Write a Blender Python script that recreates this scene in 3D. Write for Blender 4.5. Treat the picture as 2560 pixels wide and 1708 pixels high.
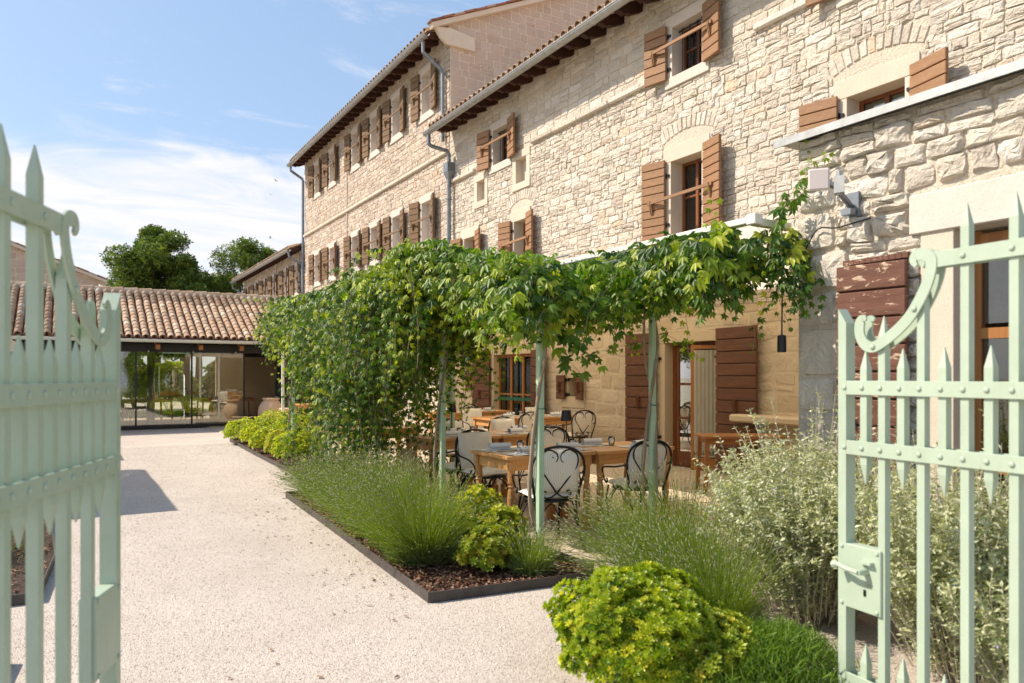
import bpy, math, random
import numpy as np
from mathutils import Vector, Matrix, noise
R = math.radians
rng = random.Random(11)
nr = np.random.default_rng(11)
sc = bpy.context.scene
COL = sc.collection
for o in list(bpy.data.objects): bpy.data.objects.remove(o)

# ------------------------------------------------------------------ camera
cd = bpy.data.cameras.new('camera'); cam = bpy.data.objects.new('camera', cd); COL.objects.link(cam)
cam.location = (0, 0, 1.5); cam.rotation_euler = (R(90), 0, R(-30.97))
cd.sensor_width = 36; cd.lens = 25.96; cd.shift_y = 0.0336; cd.clip_start = 0.05; cd.clip_end = 3000
cd.dof.use_dof = True; cd.dof.focus_distance = 9.0; cd.dof.aperture_fstop = 2.6
sc.camera = cam

# ------------------------------------------------------------------ light
LD = Vector((1.0, -0.65, -1.2)).normalized()          # direction the sunlight travels
SUN_EL = math.asin(-LD.z); SUN_AZ = math.atan2(-LD.x, -LD.y)   # clockwise from +Y
sl = bpy.data.lights.new('sun', 'SUN'); sun = bpy.data.objects.new('sun', sl); COL.objects.link(sun)
sl.energy = 3.8; sl.angle = R(0.55); sl.color = (1.0, 0.91, 0.79)
sun.rotation_euler = LD.to_track_quat('-Z', 'Y').to_euler(); sun.location = (-10, 10, 20)

world = bpy.data.worlds.new('World'); sc.world = world; world.use_nodes = True
wt = world.node_tree; wt.nodes.clear()
def wn(t, **k):
    n = wt.nodes.new(t)
    for a, b in k.items(): setattr(n, a, b)
    return n
out = wn('ShaderNodeOutputWorld'); bg = wn('ShaderNodeBackground'); bg.inputs['Strength'].default_value = 0.15
sky = wn('ShaderNodeTexSky', sky_type='NISHITA', sun_disc=False, sun_elevation=SUN_EL, sun_rotation=SUN_AZ,
         altitude=50, air_density=1.0, dust_density=1.6, ozone_density=1.2)
tc = wn('ShaderNodeTexCoord'); sep = wn('ShaderNodeSeparateXYZ')
wt.links.new(tc.outputs['Generated'], sep.inputs[0])
def wm(op, a, b=None, c=None, clamp=False):
    n = wn('ShaderNodeMath', operation=op, use_clamp=clamp)
    for i, x in enumerate((a, b, c)):
        if x is None: continue
        if isinstance(x, (int, float)): n.inputs[i].default_value = x
        else: wt.links.new(x, n.inputs[i])
    return n.outputs[0]
def smooth(x, lo, hi, to0=0.0, to1=1.0):
    n = wn('ShaderNodeMapRange', interpolation_type='SMOOTHSTEP')
    wt.links.new(x, n.inputs[0])
    for i, v in enumerate((lo, hi, to0, to1)): n.inputs[i + 1].default_value = v
    return n.outputs[0]
zc = wm('MAXIMUM', sep.outputs[2], 0.0)
den = wm('ADD', zc, 0.22)
comb = wn('ShaderNodeCombineXYZ')
wt.links.new(wm('DIVIDE', sep.outputs[0], den), comb.inputs[0]); wt.links.new(wm('DIVIDE', sep.outputs[1], den), comb.inputs[1])
def wnoise(scale, detail, rough, dist, loc, sxyz):
    m = wn('ShaderNodeMapping'); m.inputs['Location'].default_value = loc; m.inputs['Scale'].default_value = sxyz
    m.inputs['Rotation'].default_value = (0, 0, R(28))
    wt.links.new(comb.outputs[0], m.inputs[0])
    n = wn('ShaderNodeTexNoise'); wt.links.new(m.outputs[0], n.inputs['Vector'])
    n.inputs['Scale'].default_value = scale; n.inputs['Detail'].default_value = detail
    n.inputs['Roughness'].default_value = rough; n.inputs['Distortion'].default_value = dist
    return n.outputs['Fac']
wisp = smooth(wnoise(1.5, 9, 0.66, 0.5, (3.3, 1.7, 0), (1.0, 2.6, 1)), 0.565, 0.78, 0, 0.9)
azn = wnoise(0.8, 4, 0.5, 0.2, (0.4, 6.2, 0), (1, 1, 1))
low = wm('SUBTRACT', wm('ADD', 0.17, wm('MULTIPLY', azn, 0.20)), zc)
lown = wm('ADD', low, wm('MULTIPLY', wm('SUBTRACT', wnoise(3.0, 9, 0.6, 0.8, (1.1, 0.2, 0), (1, 1.8, 1)), 0.5), 0.10))
bank = smooth(lown, -0.010, 0.035)
inner = smooth(wnoise(2.2, 8, 0.6, 0.9, (7, 2, 0), (1, 2.5, 1)), 0.30, 0.66, 0.5, 1.0)
bankf = wm('MULTIPLY', bank, inner)
cl = wm('MAXIMUM', bankf, wisp, clamp=True)
mx = wn('ShaderNodeMix', data_type='RGBA'); wt.links.new(cl, mx.inputs[0])
hs = wn('ShaderNodeMix', data_type='RGBA'); hs.inputs[0].default_value = 0.6
wt.links.new(sky.outputs[0], hs.inputs[6]); hs.inputs[7].default_value = (1.3, 2.1, 3.25, 1)   # thin high veil
wt.links.new(hs.outputs[2], mx.inputs[6]); mx.inputs[7].default_value = (3.9, 4.0, 4.3, 1)
wt.links.new(mx.outputs[2], bg.inputs['Color']); wt.links.new(bg.outputs[0], out.inputs[0])

sc.view_settings.view_transform = 'Standard'; sc.view_settings.look = 'None'
sc.view_settings.exposure = 0.77; sc.view_settings.gamma = 1.0
sc.view_settings.use_curve_mapping = False
sc.view_settings.use_white_balance = True; sc.view_settings.white_balance_temperature = 6850; sc.view_settings.white_balance_tint = 12
sc.render.engine = 'CYCLES'
sc.cycles.max_bounces = 9; sc.cycles.diffuse_bounces = 8; sc.cycles.glossy_bounces = 3; sc.cycles.transmission_bounces = 4
sc.cycles.transparent_max_bounces = 8; sc.cycles.use_denoising = True; sc.cycles.caustics_reflective = False; sc.cycles.caustics_refractive = False
sc.cycles.sample_clamp_indirect = 6

# ------------------------------------------------------------------ materials
class NT:
    def __init__(s, name):
        s.m = bpy.data.materials.new(name); s.m.use_nodes = True; s.t = s.m.node_tree; s.t.nodes.clear()
        s.out = s.n('ShaderNodeOutputMaterial')
    def n(s, t, **k):
        n = s.t.nodes.new(t)
        for a, b in k.items(): setattr(n, a, b)
        return n
    def l(s, a, b): s.t.links.new(a, b)
    def math(s, op, a, b=None, clamp=False):
        n = s.n('ShaderNodeMath', operation=op, use_clamp=clamp)
        for i, x in enumerate((a, b)):
            if x is None: continue
            if isinstance(x, (int, float)): n.inputs[i].default_value = x
            else: s.l(x, n.inputs[i])
        return n.outputs[0]
    def noise(s, scale, detail=4, rough=0.6, dist=0.0, vec=None, sc3=None, tex='ShaderNodeTexNoise'):
        n = s.n(tex); v = vec if vec is not None else s.coord()
        if sc3:
            m = s.n('ShaderNodeMapping'); m.inputs['Scale'].default_value = sc3; s.l(v, m.inputs[0]); v = m.outputs[0]
        s.l(v, n.inputs['Vector']); n.inputs['Scale'].default_value = scale
        if tex == 'ShaderNodeTexNoise':
            n.inputs['Detail'].default_value = detail; n.inputs['Roughness'].default_value = rough; n.inputs['Distortion'].default_value = dist
            return n.outputs['Fac']
        return n.outputs['Distance']
    def coord(s):
        if not hasattr(s, '_c'): s._c = s.n('ShaderNodeNewGeometry').outputs['Position']
        return s._c
    def obj(s): return s.n('ShaderNodeTexCoord').outputs['Object']
    def ramp(s, fac, stops):
        r = s.n('ShaderNodeValToRGB'); e = r.color_ramp.elements
        while len(e) < len(stops): e.new(0.5)
        for i, (p, c) in enumerate(stops):
            e[i].position = p; e[i].color = (*c, 1) if len(c) == 3 else c
        s.l(fac, r.inputs[0]); return r.outputs[0]
    def tint(s):
        a = s.n('ShaderNodeAttribute', attribute_name='tint').outputs['Fac']
        r = s.n('ShaderNodeObjectInfo').outputs['Random']
        return s.math('FRACT', s.math('ADD', a, r))
    def mix(s, fac, a, b, bt='MIX'):
        n = s.n('ShaderNodeMix', data_type='RGBA', blend_type=bt)
        for i, x in ((0, fac), (6, a), (7, b)):
            if isinstance(x, (int, float)): n.inputs[i].default_value = x
            elif isinstance(x, tuple): n.inputs[i].default_value = (*x, 1)
            else: s.l(x, n.inputs[i])
        return n.outputs[2]
    def bump(s, h, strength, dist, prev=None):
        b = s.n('ShaderNodeBump'); b.inputs['Strength'].default_value = strength; b.inputs['Distance'].default_value = dist
        s.l(h, b.inputs['Height'])
        if prev: s.l(prev, b.inputs['Normal'])
        return b.outputs[0]
    def bsdf(s, color, rough=0.8, metal=0.0, normal=None, spec=0.5, **k):
        b = s.n('ShaderNodeBsdfPrincipled')
        if isinstance(color, tuple): b.inputs['Base Color'].default_value = (*color, 1)
        else: s.l(color, b.inputs['Base Color'])
        if isinstance(rough, (int, float)): b.inputs['Roughness'].default_value = rough
        else: s.l(rough, b.inputs['Roughness'])
        b.inputs['Metallic'].default_value = metal; b.inputs['Specular IOR Level'].default_value = spec
        if normal is not None: s.l(normal, b.inputs['Normal'])
        for a, v in k.items(): b.inputs[a.replace('_', ' ')].default_value = v
        return b.outputs[0]
    def done(s, shader): s.l(shader, s.out.inputs['Surface']); return s.m

def mul(c, k): return tuple(x * k for x in c)

def m_stone(name, stops, stain=0.5, bstr=0.8, bdist=0.02, bscale=16, stainc=(0.42, 0.2, 0.08)):
    n = NT(name); t = n.tint()
    c = n.ramp(t, stops)
    v = n.noise(3.0, 5, 0.6)
    c = n.mix(n.math('MULTIPLY', n.math('SUBTRACT', v, 0.35, True), 1.1, True), c, (0.5, 0.46, 0.4), 'MIX') if stain > 0 else c
    s1 = n.noise(5.5, 6, 0.7, 1.5)
    f = n.ramp(s1, [(0.60, (0, 0, 0)), (0.72, (stain, stain, stain))])
    c = n.mix(f, c, stainc)
    sp = n.noise(70, 3, 0.7)
    c = n.mix(0.28, c, n.ramp(sp, [(0.3, (0.45, 0.42, 0.38)), (0.7, (1, 1, 1))]), 'MULTIPLY')
    b1 = n.bump(n.noise(bscale, 7, 0.62, 0.6), bstr, bdist)
    b2 = n.bump(n.noise(bscale * 5, 4, 0.6), 0.5, 0.004, b1)
    return n.done(n.bsdf(c, 0.9, normal=b2, spec=0.2))

CREAM = [(0.0, (0.64, 0.57, 0.46)), (0.2, (0.74, 0.68, 0.58)), (0.35, (0.56, 0.49, 0.41)), (0.45, (0.70, 0.64, 0.54)), (0.6, (0.80, 0.75, 0.67)),
         (0.8, (0.72, 0.65, 0.53)), (0.93, (0.62, 0.57, 0.50)), (1.0, (0.74, 0.58, 0.42))]
M = {}
M['stone'] = m_stone('rough_cream_stone', CREAM, 0.35, 1.0, 0.045, 14)
M['stone_big'] = m_stone('rock_faced_stone', CREAM, 0.45, 1.0, 0.07, 9)
M['stone_tall'] = m_stone('split_face_stone', [(a, (c[0] * .93, c[1] * .86, c[2] * .82)) for a, c in CREAM], 0.75, 1.0, 0.055, 12, (0.5, 0.22, 0.09))
M['stone_gable'] = m_stone('squared_pink_stone', [(0, (0.46, 0.36, 0.29)), (.4, (0.54, 0.43, 0.35)), (.7, (0.50, 0.39, 0.32)), (1, (0.58, 0.48, 0.4))], 0.9, 0.5, 0.012, 10, (0.3, 0.12, 0.05))
M['stone_warm'] = m_stone('pointed_warm_stone', [(0, (0.66, 0.54, 0.37)), (.5, (0.74, 0.63, 0.45)), (1, (0.58, 0.46, 0.30))], 0.35, 0.9, 0.03, 10, (0.55, 0.33, 0.14))
M['mortar'] = m_stone('lime_mortar', [(0, (0.70, 0.62, 0.50)), (1, (0.70, 0.62, 0.50))], 0.15, 1.0, 0.03, 26)
M['mortar_warm'] = m_stone('warm_lime_mortar', [(0, (0.70, 0.58, 0.41)), (1, (0.70, 0.58, 0.41))], 0.15, 0.5, 0.008, 24)
M['dressed'] = m_stone('dressed_limestone', [(0, (0.64, 0.56, 0.45)), (1, (0.70, 0.62, 0.51))], 0.12, 0.25, 0.004, 20)
M['dressed_warm'] = m_stone('warm_limestone', [(0, (0.62, 0.50, 0.33)), (1, (0.66, 0.54, 0.36))], 0.15, 0.4, 0.008, 20)
M['dressed_white'] = m_stone('pale_limestone', [(0, (0.66, 0.60, 0.53)), (1, (0.70, 0.63, 0.56))], 0.05, 0.2, 0.003, 20)

def m_plain(name, c, rough=0.6, metal=0.0, var=0.15, bs=None, spec=0.5):
    n = NT(name)
    v = n.noise(9, 5, 0.65)
    col = n.mix(n.ramp(v, [(0.3, (0, 0, 0)), (0.75, (1, 1, 1))]), mul(c, 1 - var), mul(c, 1 + var * 0.6))
    nm = n.bump(n.noise(bs[0], 4, 0.6), bs[1], bs[2]) if bs else None
    return n.done(n.bsdf(col, rough, metal, nm, spec))
M['iron'] = m_plain('black_wrought_iron', (0.012, 0.012, 0.013), 0.38, 0.3, 0.3, (60, 0.3, 0.002))
M['black'] = m_plain('black_lamp_metal', (0.01, 0.01, 0.011), 0.35, 0.2, 0.1)
M['zinc'] = m_plain('galvanised_zinc', (0.40, 0.41, 0.40), 0.5, 0.6, 0.25)
M['zincd'] = m_plain('dull_zinc_pipe', (0.22, 0.25, 0.28), 0.5, 0.55, 0.2)
M['alu_white'] = m_plain('off_white_powder_coat', (0.66, 0.68, 0.6), 0.45, 0, 0.06)
M['dark_metal'] = m_plain('dark_brown_metal', (0.022, 0.02, 0.018), 0.4, 0.4, 0.2)
M['steel_edge'] = m_plain('weathered_steel_edging', (0.10, 0.085, 0.075), 0.7, 0.3, 0.35, (30, 0.3, 0.003))
M['plastic_grey'] = m_plain('grey_plastic', (0.62, 0.55, 0.52), 0.5, 0, 0.03)
M['white_paint'] = m_plain('white_enamel', (0.75, 0.74, 0.70), 0.4, 0, 0.04)
M['rubber'] = m_plain('black_cable', (0.012, 0.012, 0.012), 0.6, 0, 0.1)
M['interior'] = m_plain('interior_shade_tone', (0.16, 0.12, 0.085), 0.9, 0, 0.3)  # shade of the unlit interior put into one even dark colour
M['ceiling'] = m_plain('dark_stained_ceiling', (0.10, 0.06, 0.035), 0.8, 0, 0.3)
M['tie'] = m_plain('green_tie_tape', (0.01, 0.12, 0.06), 0.6, 0, 0.1)
M['rust'] = m_plain('rusty_iron', (0.2, 0.08, 0.03), 0.85, 0, 0.4)
M['bird'] = m_plain('dark_bird_feather', (0.03, 0.03, 0.035), 0.8, 0, 0.2)

def m_wood(name, c1, c2, rough=0.6, along='X', peel=None, gscale=1.0):
    n = NT(name); v = n.obj()
    s3 = {'X': (0.6, 14, 14), 'Y': (14, 0.6, 14), 'Z': (14, 14, 0.6)}[along]
    g = n.noise(2.2 * gscale, 6, 0.65, 1.2, v, s3)
    t = n.tint()
    col = n.mix(n.ramp(g, [(0.32, (0, 0, 0)), (0.68, (1, 1, 1))]), c1, c2)
    col = n.mix(0.55, col, n.ramp(t, [(0, (0.72, 0.72, 0.72)), (0.5, (1, 1, 1)), (1, (0.85, 0.82, 0.8))]), 'MULTIPLY')
    if peel:
        p = n.noise(7, 8, 0.72, 0.6, n.coord(), (1, 1, 3.2))
        col = n.mix(n.ramp(p, [(peel[1], (0, 0, 0)), (peel[1] + 0.025, (1, 1, 1))]), col, peel[0])
    nm = n.bump(g, 0.35, 0.004)
    return n.done(n.bsdf(col, rough, 0, nm, 0.35))
M['shutter'] = m_wood('stained_brown_shutter_wood', (0.26, 0.135, 0.066), (0.35, 0.20, 0.105), 0.62, 'Y')
M['shutter_old'] = m_wood('grey_brown_shutter_wood', (0.15, 0.088, 0.045), (0.24, 0.15, 0.08), 0.75, 'Y')
M['shutter_dark'] = m_wood('dark_brown_shutter_wood', (0.10, 0.042, 0.022), (0.18, 0.08, 0.042), 0.6, 'Y', ((0.4, 0.26, 0.15), 0.70))
M['shutter_peel'] = m_wood('peeling_red_brown_shutter', (0.10, 0.038, 0.022), (0.17, 0.075, 0.048), 0.65, 'Y', ((0.50, 0.37, 0.26), 0.575))
M['frame'] = m_wood('red_brown_window_wood', (0.13, 0.04, 0.016), (0.25, 0.09, 0.03), 0.42, 'Z')
M['frame_light'] = m_wood('orange_brown_door_wood', (0.30, 0.12, 0.035), (0.42, 0.19, 0.06), 0.42, 'Z')
M['rafter'] = m_wood('dark_red_rafter_wood', (0.035, 0.013, 0.008), (0.075, 0.028, 0.016), 0.8, 'X')
M['pine'] = m_wood('honey_pine', (0.52, 0.24, 0.075), (0.66, 0.36, 0.14), 0.42, 'X')
M['pine_leg'] = m_wood('honey_pine_turned', (0.46, 0.21, 0.07), (0.60, 0.31, 0.11), 0.45, 'Z')
M['oak'] = m_wood('red_brown_oak', (0.27, 0.11, 0.035), (0.38, 0.17, 0.06), 0.45, 'X')
M['bark'] = m_wood('grey_vine_bark', (0.20, 0.15, 0.10), (0.42, 0.34, 0.24), 0.9, 'Z')
M['bark_dark'] = m_wood('dark_tree_bark', (0.05, 0.035, 0.025), (0.11, 0.08, 0.055), 0.9, 'Z')

def m_gate():
    n = NT('pale_green_gate_paint')
    v = n.noise(5, 6, 0.7)
    col = n.mix(n.ramp(v, [(0.3, (0, 0, 0)), (0.8, (1, 1, 1))]), (0.36, 0.45, 0.34), (0.43, 0.52, 0.41))
    r = n.noise(7, 8, 0.75, 0.5)
    col = n.mix(n.ramp(r, [(0.66, (0, 0, 0)), (0.74, (0.8, 0.8, 0.8))]), col, (0.20, 0.12, 0.05))
    g2 = n.noise(3.0, 8, 0.8, 0.8, n.coord(), (1, 1, .25)); col = n.mix(n.ramp(g2, [(0.5, (0, 0, 0)), (0.8, (0.5, 0.5, 0.5))]), col, (0.30, 0.33, 0.24))
    nm = n.bump(n.noise(60, 4, 0.6), 0.25, 0.002)
    return n.done(n.bsdf(col, 0.42, 0, nm, 0.5))
M['gate'] = m_gate()
M['post_green'] = m_plain('mint_green_post_paint', (0.40, 0.55, 0.38), 0.45, 0, 0.08)

def m_terracotta(name, c, v=0.3, tint=True):
    n = NT(name)
    a = n.noise(10, 6, 0.7)
    base = n.ramp(n.tint(), [(0, mul(c, 0.62)), (0.25, c), (0.5, (c[0] * 1.15, c[1] * 1.45, c[2] * 1.7)), (0.7, mul(c, 0.85)), (0.92, (c[0] * 1.1, c[1] * 1.1, c[2] * 1.1)), (1, (0.62, 0.52, 0.42))]) if tint else n.mix(0.0, c, c)
    col = n.mix(n.ramp(a, [(0.35, (0.0, 0, 0)), (0.7, (v, v, v))]), base, (0.46, 0.38, 0.28))
    k = n.noise(26, 5, 0.7)
    col = n.mix(n.ramp(k, [(0.6, (0, 0, 0)), (0.7, (0.55, 0.55, 0.55))]), col, (0.14, 0.12, 0.09))
    nm = n.bump(n.noise(45, 5, 0.6), 0.4, 0.005)
    return n.done(n.bsdf(col, 0.85, 0, nm, 0.25))
M['tile'] = m_terracotta('weathered_roof_tile', (0.42, 0.25, 0.155), 0.75)
M['tile_red'] = m_terracotta('red_roof_tile', (0.30, 0.10, 0.05), 0.25)
M['jar'] = m_terracotta('pale_terracotta', (0.58, 0.39, 0.25), 0.5, False)
M['pot'] = m_terracotta('orange_terracotta', (0.5, 0.2, 0.09), 0.2, False)
M['soffit'] = m_terracotta('soffit_tile', (0.62, 0.38, 0.22), 0.3)

def m_fabric(name, c, stripe=True, trans=0.0):
    n = NT(name); v = n.obj()
    col = n.mix(n.noise(4, 4, 0.6, 0, v), mul(c, 0.9), c)
    nm = None
    if stripe:
        w = n.n('ShaderNodeTexWave', bands_direction='X'); w.inputs['Scale'].default_value = 20; n.l(v, w.inputs['Vector'])
        col = n.mix(n.ramp(w.outputs['Fac'], [(0.35, (1, 1, 1)), (0.6, (0, 0, 0))]), col, mul(c, 0.8))
        nm = n.bump(w.outputs['Fac'], 0.5, 0.004)
    b = n.bsdf(col, 0.9, 0, nm, 0.15)
    if trans:
        t = n.n('ShaderNodeBsdfTranslucent'); t.inputs['Color'].default_value = (*c, 1)
        m = n.n('ShaderNodeMixShader'); m.inputs[0].default_value = trans; n.l(b, m.inputs[1]); n.l(t.outputs[0], m.inputs[2]); b = m.outputs[0]
    return n.done(b)
M['cushion'] = m_fabric('ribbed_cream_cushion', (0.90, 0.85, 0.74))
M['cushion_plain'] = m_fabric('plain_cream_cushion', (0.86, 0.80, 0.70), False)
M['linen'] = m_fabric('white_linen', (0.80, 0.80, 0.80), False)
M['paper'] = m_fabric('printed_paper_mat', (0.74, 0.70, 0.62), False)
M['curtain'] = m_fabric('sheer_net_curtain', (0.62, 0.60, 0.50), False, 0.4)
M['awning'] = m_fabric('cream_awning_fabric', (0.90, 0.80, 0.62), False, 0.75)
M['parasol'] = m_fabric('ecru_parasol_fabric', (0.72, 0.66, 0.57), False, 0.3)

def m_glass(name, tcol=(0.9, 0.92, 0.88), ior=1.5, boost=0.0, rough=0.01):
    n = NT(name)
    g = n.n('ShaderNodeBsdfGlossy'); g.inputs['Roughness'].default_value = rough; g.inputs['Color'].default_value = (1, 1, 1, 1)
    t = n.n('ShaderNodeBsdfTransparent'); t.inputs['Color'].default_value = (*tcol, 1)
    f = n.n('ShaderNodeFresnel'); f.inputs['IOR'].default_value = ior
    m = n.n('ShaderNodeMixShader'); n.l(n.math('ADD', f.outputs[0], boost, True), m.inputs[0]); n.l(t.outputs[0], m.inputs[1]); n.l(g.outputs[0], m.inputs[2])
    return n.done(m.outputs[0])
M['glass'] = m_glass('window_glass', (0.75, 0.78, 0.74), 1.6, 0.05)
M['glass_clear'] = m_glass('veranda_glass', (0.88, 0.9, 0.84), 1.6, 0.10)
M['tumbler'] = m_glass('drinking_glass', (0.95, 0.97, 0.97), 1.5, 0.12)
M['bulb'] = m_glass('clear_bulb_glass', (0.9, 0.88, 0.8), 1.5, 0.15)

def m_leaf(name, stops, trans=0.35, rough=0.45, spec=0.4, back=1.0):
    n = NT(name); t = n.tint(); c = n.ramp(t, stops)
    b = n.bsdf(c, rough, 0, None, spec)
    tr = n.n('ShaderNodeBsdfTranslucent')
    tc_ = n.mix(1.0, c, (1.5, 1.6, 0.5), 'MULTIPLY'); n.l(tc_, tr.inputs['Color'])
    m = n.n('ShaderNodeMixShader'); m.inputs[0].default_value = trans; n.l(b, m.inputs[1]); n.l(tr.outputs[0], m.inputs[2])
    return n.done(m.outputs[0])
M['vine_leaf'] = m_leaf('creeper_leaf', [(0, (0.026, 0.080, 0.008)), (0.35, (0.08, 0.17, 0.012)), (0.7, (0.22, 0.32, 0.02)), (1, (0.46, 0.50, 0.05))], 0.42, 0.42, 0.4)
M['lav_stem'] = m_leaf('lavender_stem', [(0, (0.12, 0.20, 0.03)), (0.5, (0.24, 0.33, 0.06)), (1, (0.38, 0.44, 0.12))], 0.35, 0.6, 0.2)
M['lav_leaf'] = m_leaf('lavender_leaf', [(0, (0.12, 0.18, 0.06)), (1, (0.28, 0.34, 0.14))], 0.3, 0.7, 0.2)
M['lav_spike'] = m_leaf('lavender_spike', [(0, (0.20, 0.22, 0.11)), (0.7, (0.34, 0.37, 0.18)), (1, (0.30, 0.27, 0.27))], 0.15, 0.8, 0.1)
M['pitto'] = m_leaf('glossy_lime_leaf', [(0, (0.09, 0.18, 0.012)), (0.35, (0.30, 0.38, 0.02)), (1, (0.62, 0.60, 0.06))], 0.35, 0.35, 0.5)
M['pitto_dark'] = m_leaf('glossy_green_leaf', [(0, (0.03, 0.08, 0.012)), (1, (0.10, 0.18, 0.02))], 0.2, 0.35, 0.5)
M['pitto_yel'] = m_leaf('yellow_tipped_leaf', [(0, (0.14, 0.22, 0.02)), (0.6, (0.42, 0.46, 0.05)), (1, (0.60, 0.50, 0.07))], 0.28, 0.4, 0.4)
M['silver'] = m_leaf('silver_grey_leaf', [(0, (0.26, 0.30, 0.14)), (0.5, (0.46, 0.49, 0.30)), (1, (0.66, 0.67, 0.50))], 0.25, 0.7, 0.15)
M['silver_stem'] = m_plain('white_felted_stem', (0.50, 0.46, 0.36), 0.8, 0, 0.2)
M['flower'] = m_plain('pale_violet_petal', (0.42, 0.36, 0.68), 0.6, 0, 0.15)
M['rosemary'] = m_leaf('dark_rosemary_leaf', [(0, (0.05, 0.11, 0.012)), (1, (0.18, 0.30, 0.03))], 0.3, 0.5, 0.3)
M['oak_leaf'] = m_leaf('far_oak_leaf', [(0, (0.05, 0.09, 0.016)), (0.6, (0.11, 0.17, 0.026)), (1, (0.20, 0.26, 0.04))], 0.25, 0.55, 0.3)
M['lawn'] = m_leaf('lawn_blade', [(0, (0.10, 0.2, 0.02)), (1, (0.25, 0.38, 0.05))], 0.3, 0.5, 0.2)

def m_ground():
    n = NT('pale_crushed_gravel')
    vo = n.n('ShaderNodeTexVoronoi'); vo.inputs['Scale'].default_value = 120; n.l(n.coord(), vo.inputs['Vector'])
    sp = n.n('ShaderNodeSeparateColor'); n.l(vo.outputs['Color'], sp.inputs[0])
    c = n.ramp(sp.outputs[0], [(0, (0.43, 0.375, 0.325)), (0.3, (0.56, 0.50, 0.44)), (0.7, (0.64, 0.575, 0.51)), (1, (0.50, 0.44, 0.385))])
    c = n.mix(0.5, c, n.ramp(n.noise(1.1, 5, 0.6), [(0.3, (0.72, 0.70, 0.67)), (0.7, (1, 1, 1))]), 'MULTIPLY')
    b = n.bump(vo.outputs['Distance'], 0.7, 0.008)
    return n.done(n.bsdf(c, 0.95, 0, b, 0.15))
M['gravel'] = m_ground()
M['pebble'] = m_stone('crushed_limestone_chip', [(0, (0.45, 0.395, 0.34)), (0.3, (0.60, 0.54, 0.475)), (0.75, (0.69, 0.625, 0.555)), (1, (0.53, 0.465, 0.405))], 0.0, 0.2, 0.002, 90)
M['soil'] = m_plain('dark_mulch_soil', (0.06, 0.035, 0.022), 0.95, 0, 0.5, (60, 1.0, 0.02))
M['chip'] = m_stone('bark_chip', [(0, (0.10, 0.045, 0.028)), (0.5, (0.22, 0.11, 0.07)), (0.85, (0.33, 0.19, 0.12)), (1, (0.42, 0.28, 0.19))], 0, 0.3, 0.003, 60)
M['slab'] = m_stone('worn_terrace_stone', [(0, (0.50, 0.40, 0.29)), (0.5, (0.58, 0.48, 0.36)), (1, (0.46, 0.37, 0.27))], 0.2, 0.35, 0.006, 12)
M['earth'] = m_plain('dry_ground', (0.36, 0.33, 0.22), 0.95, 0, 0.3)

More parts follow.
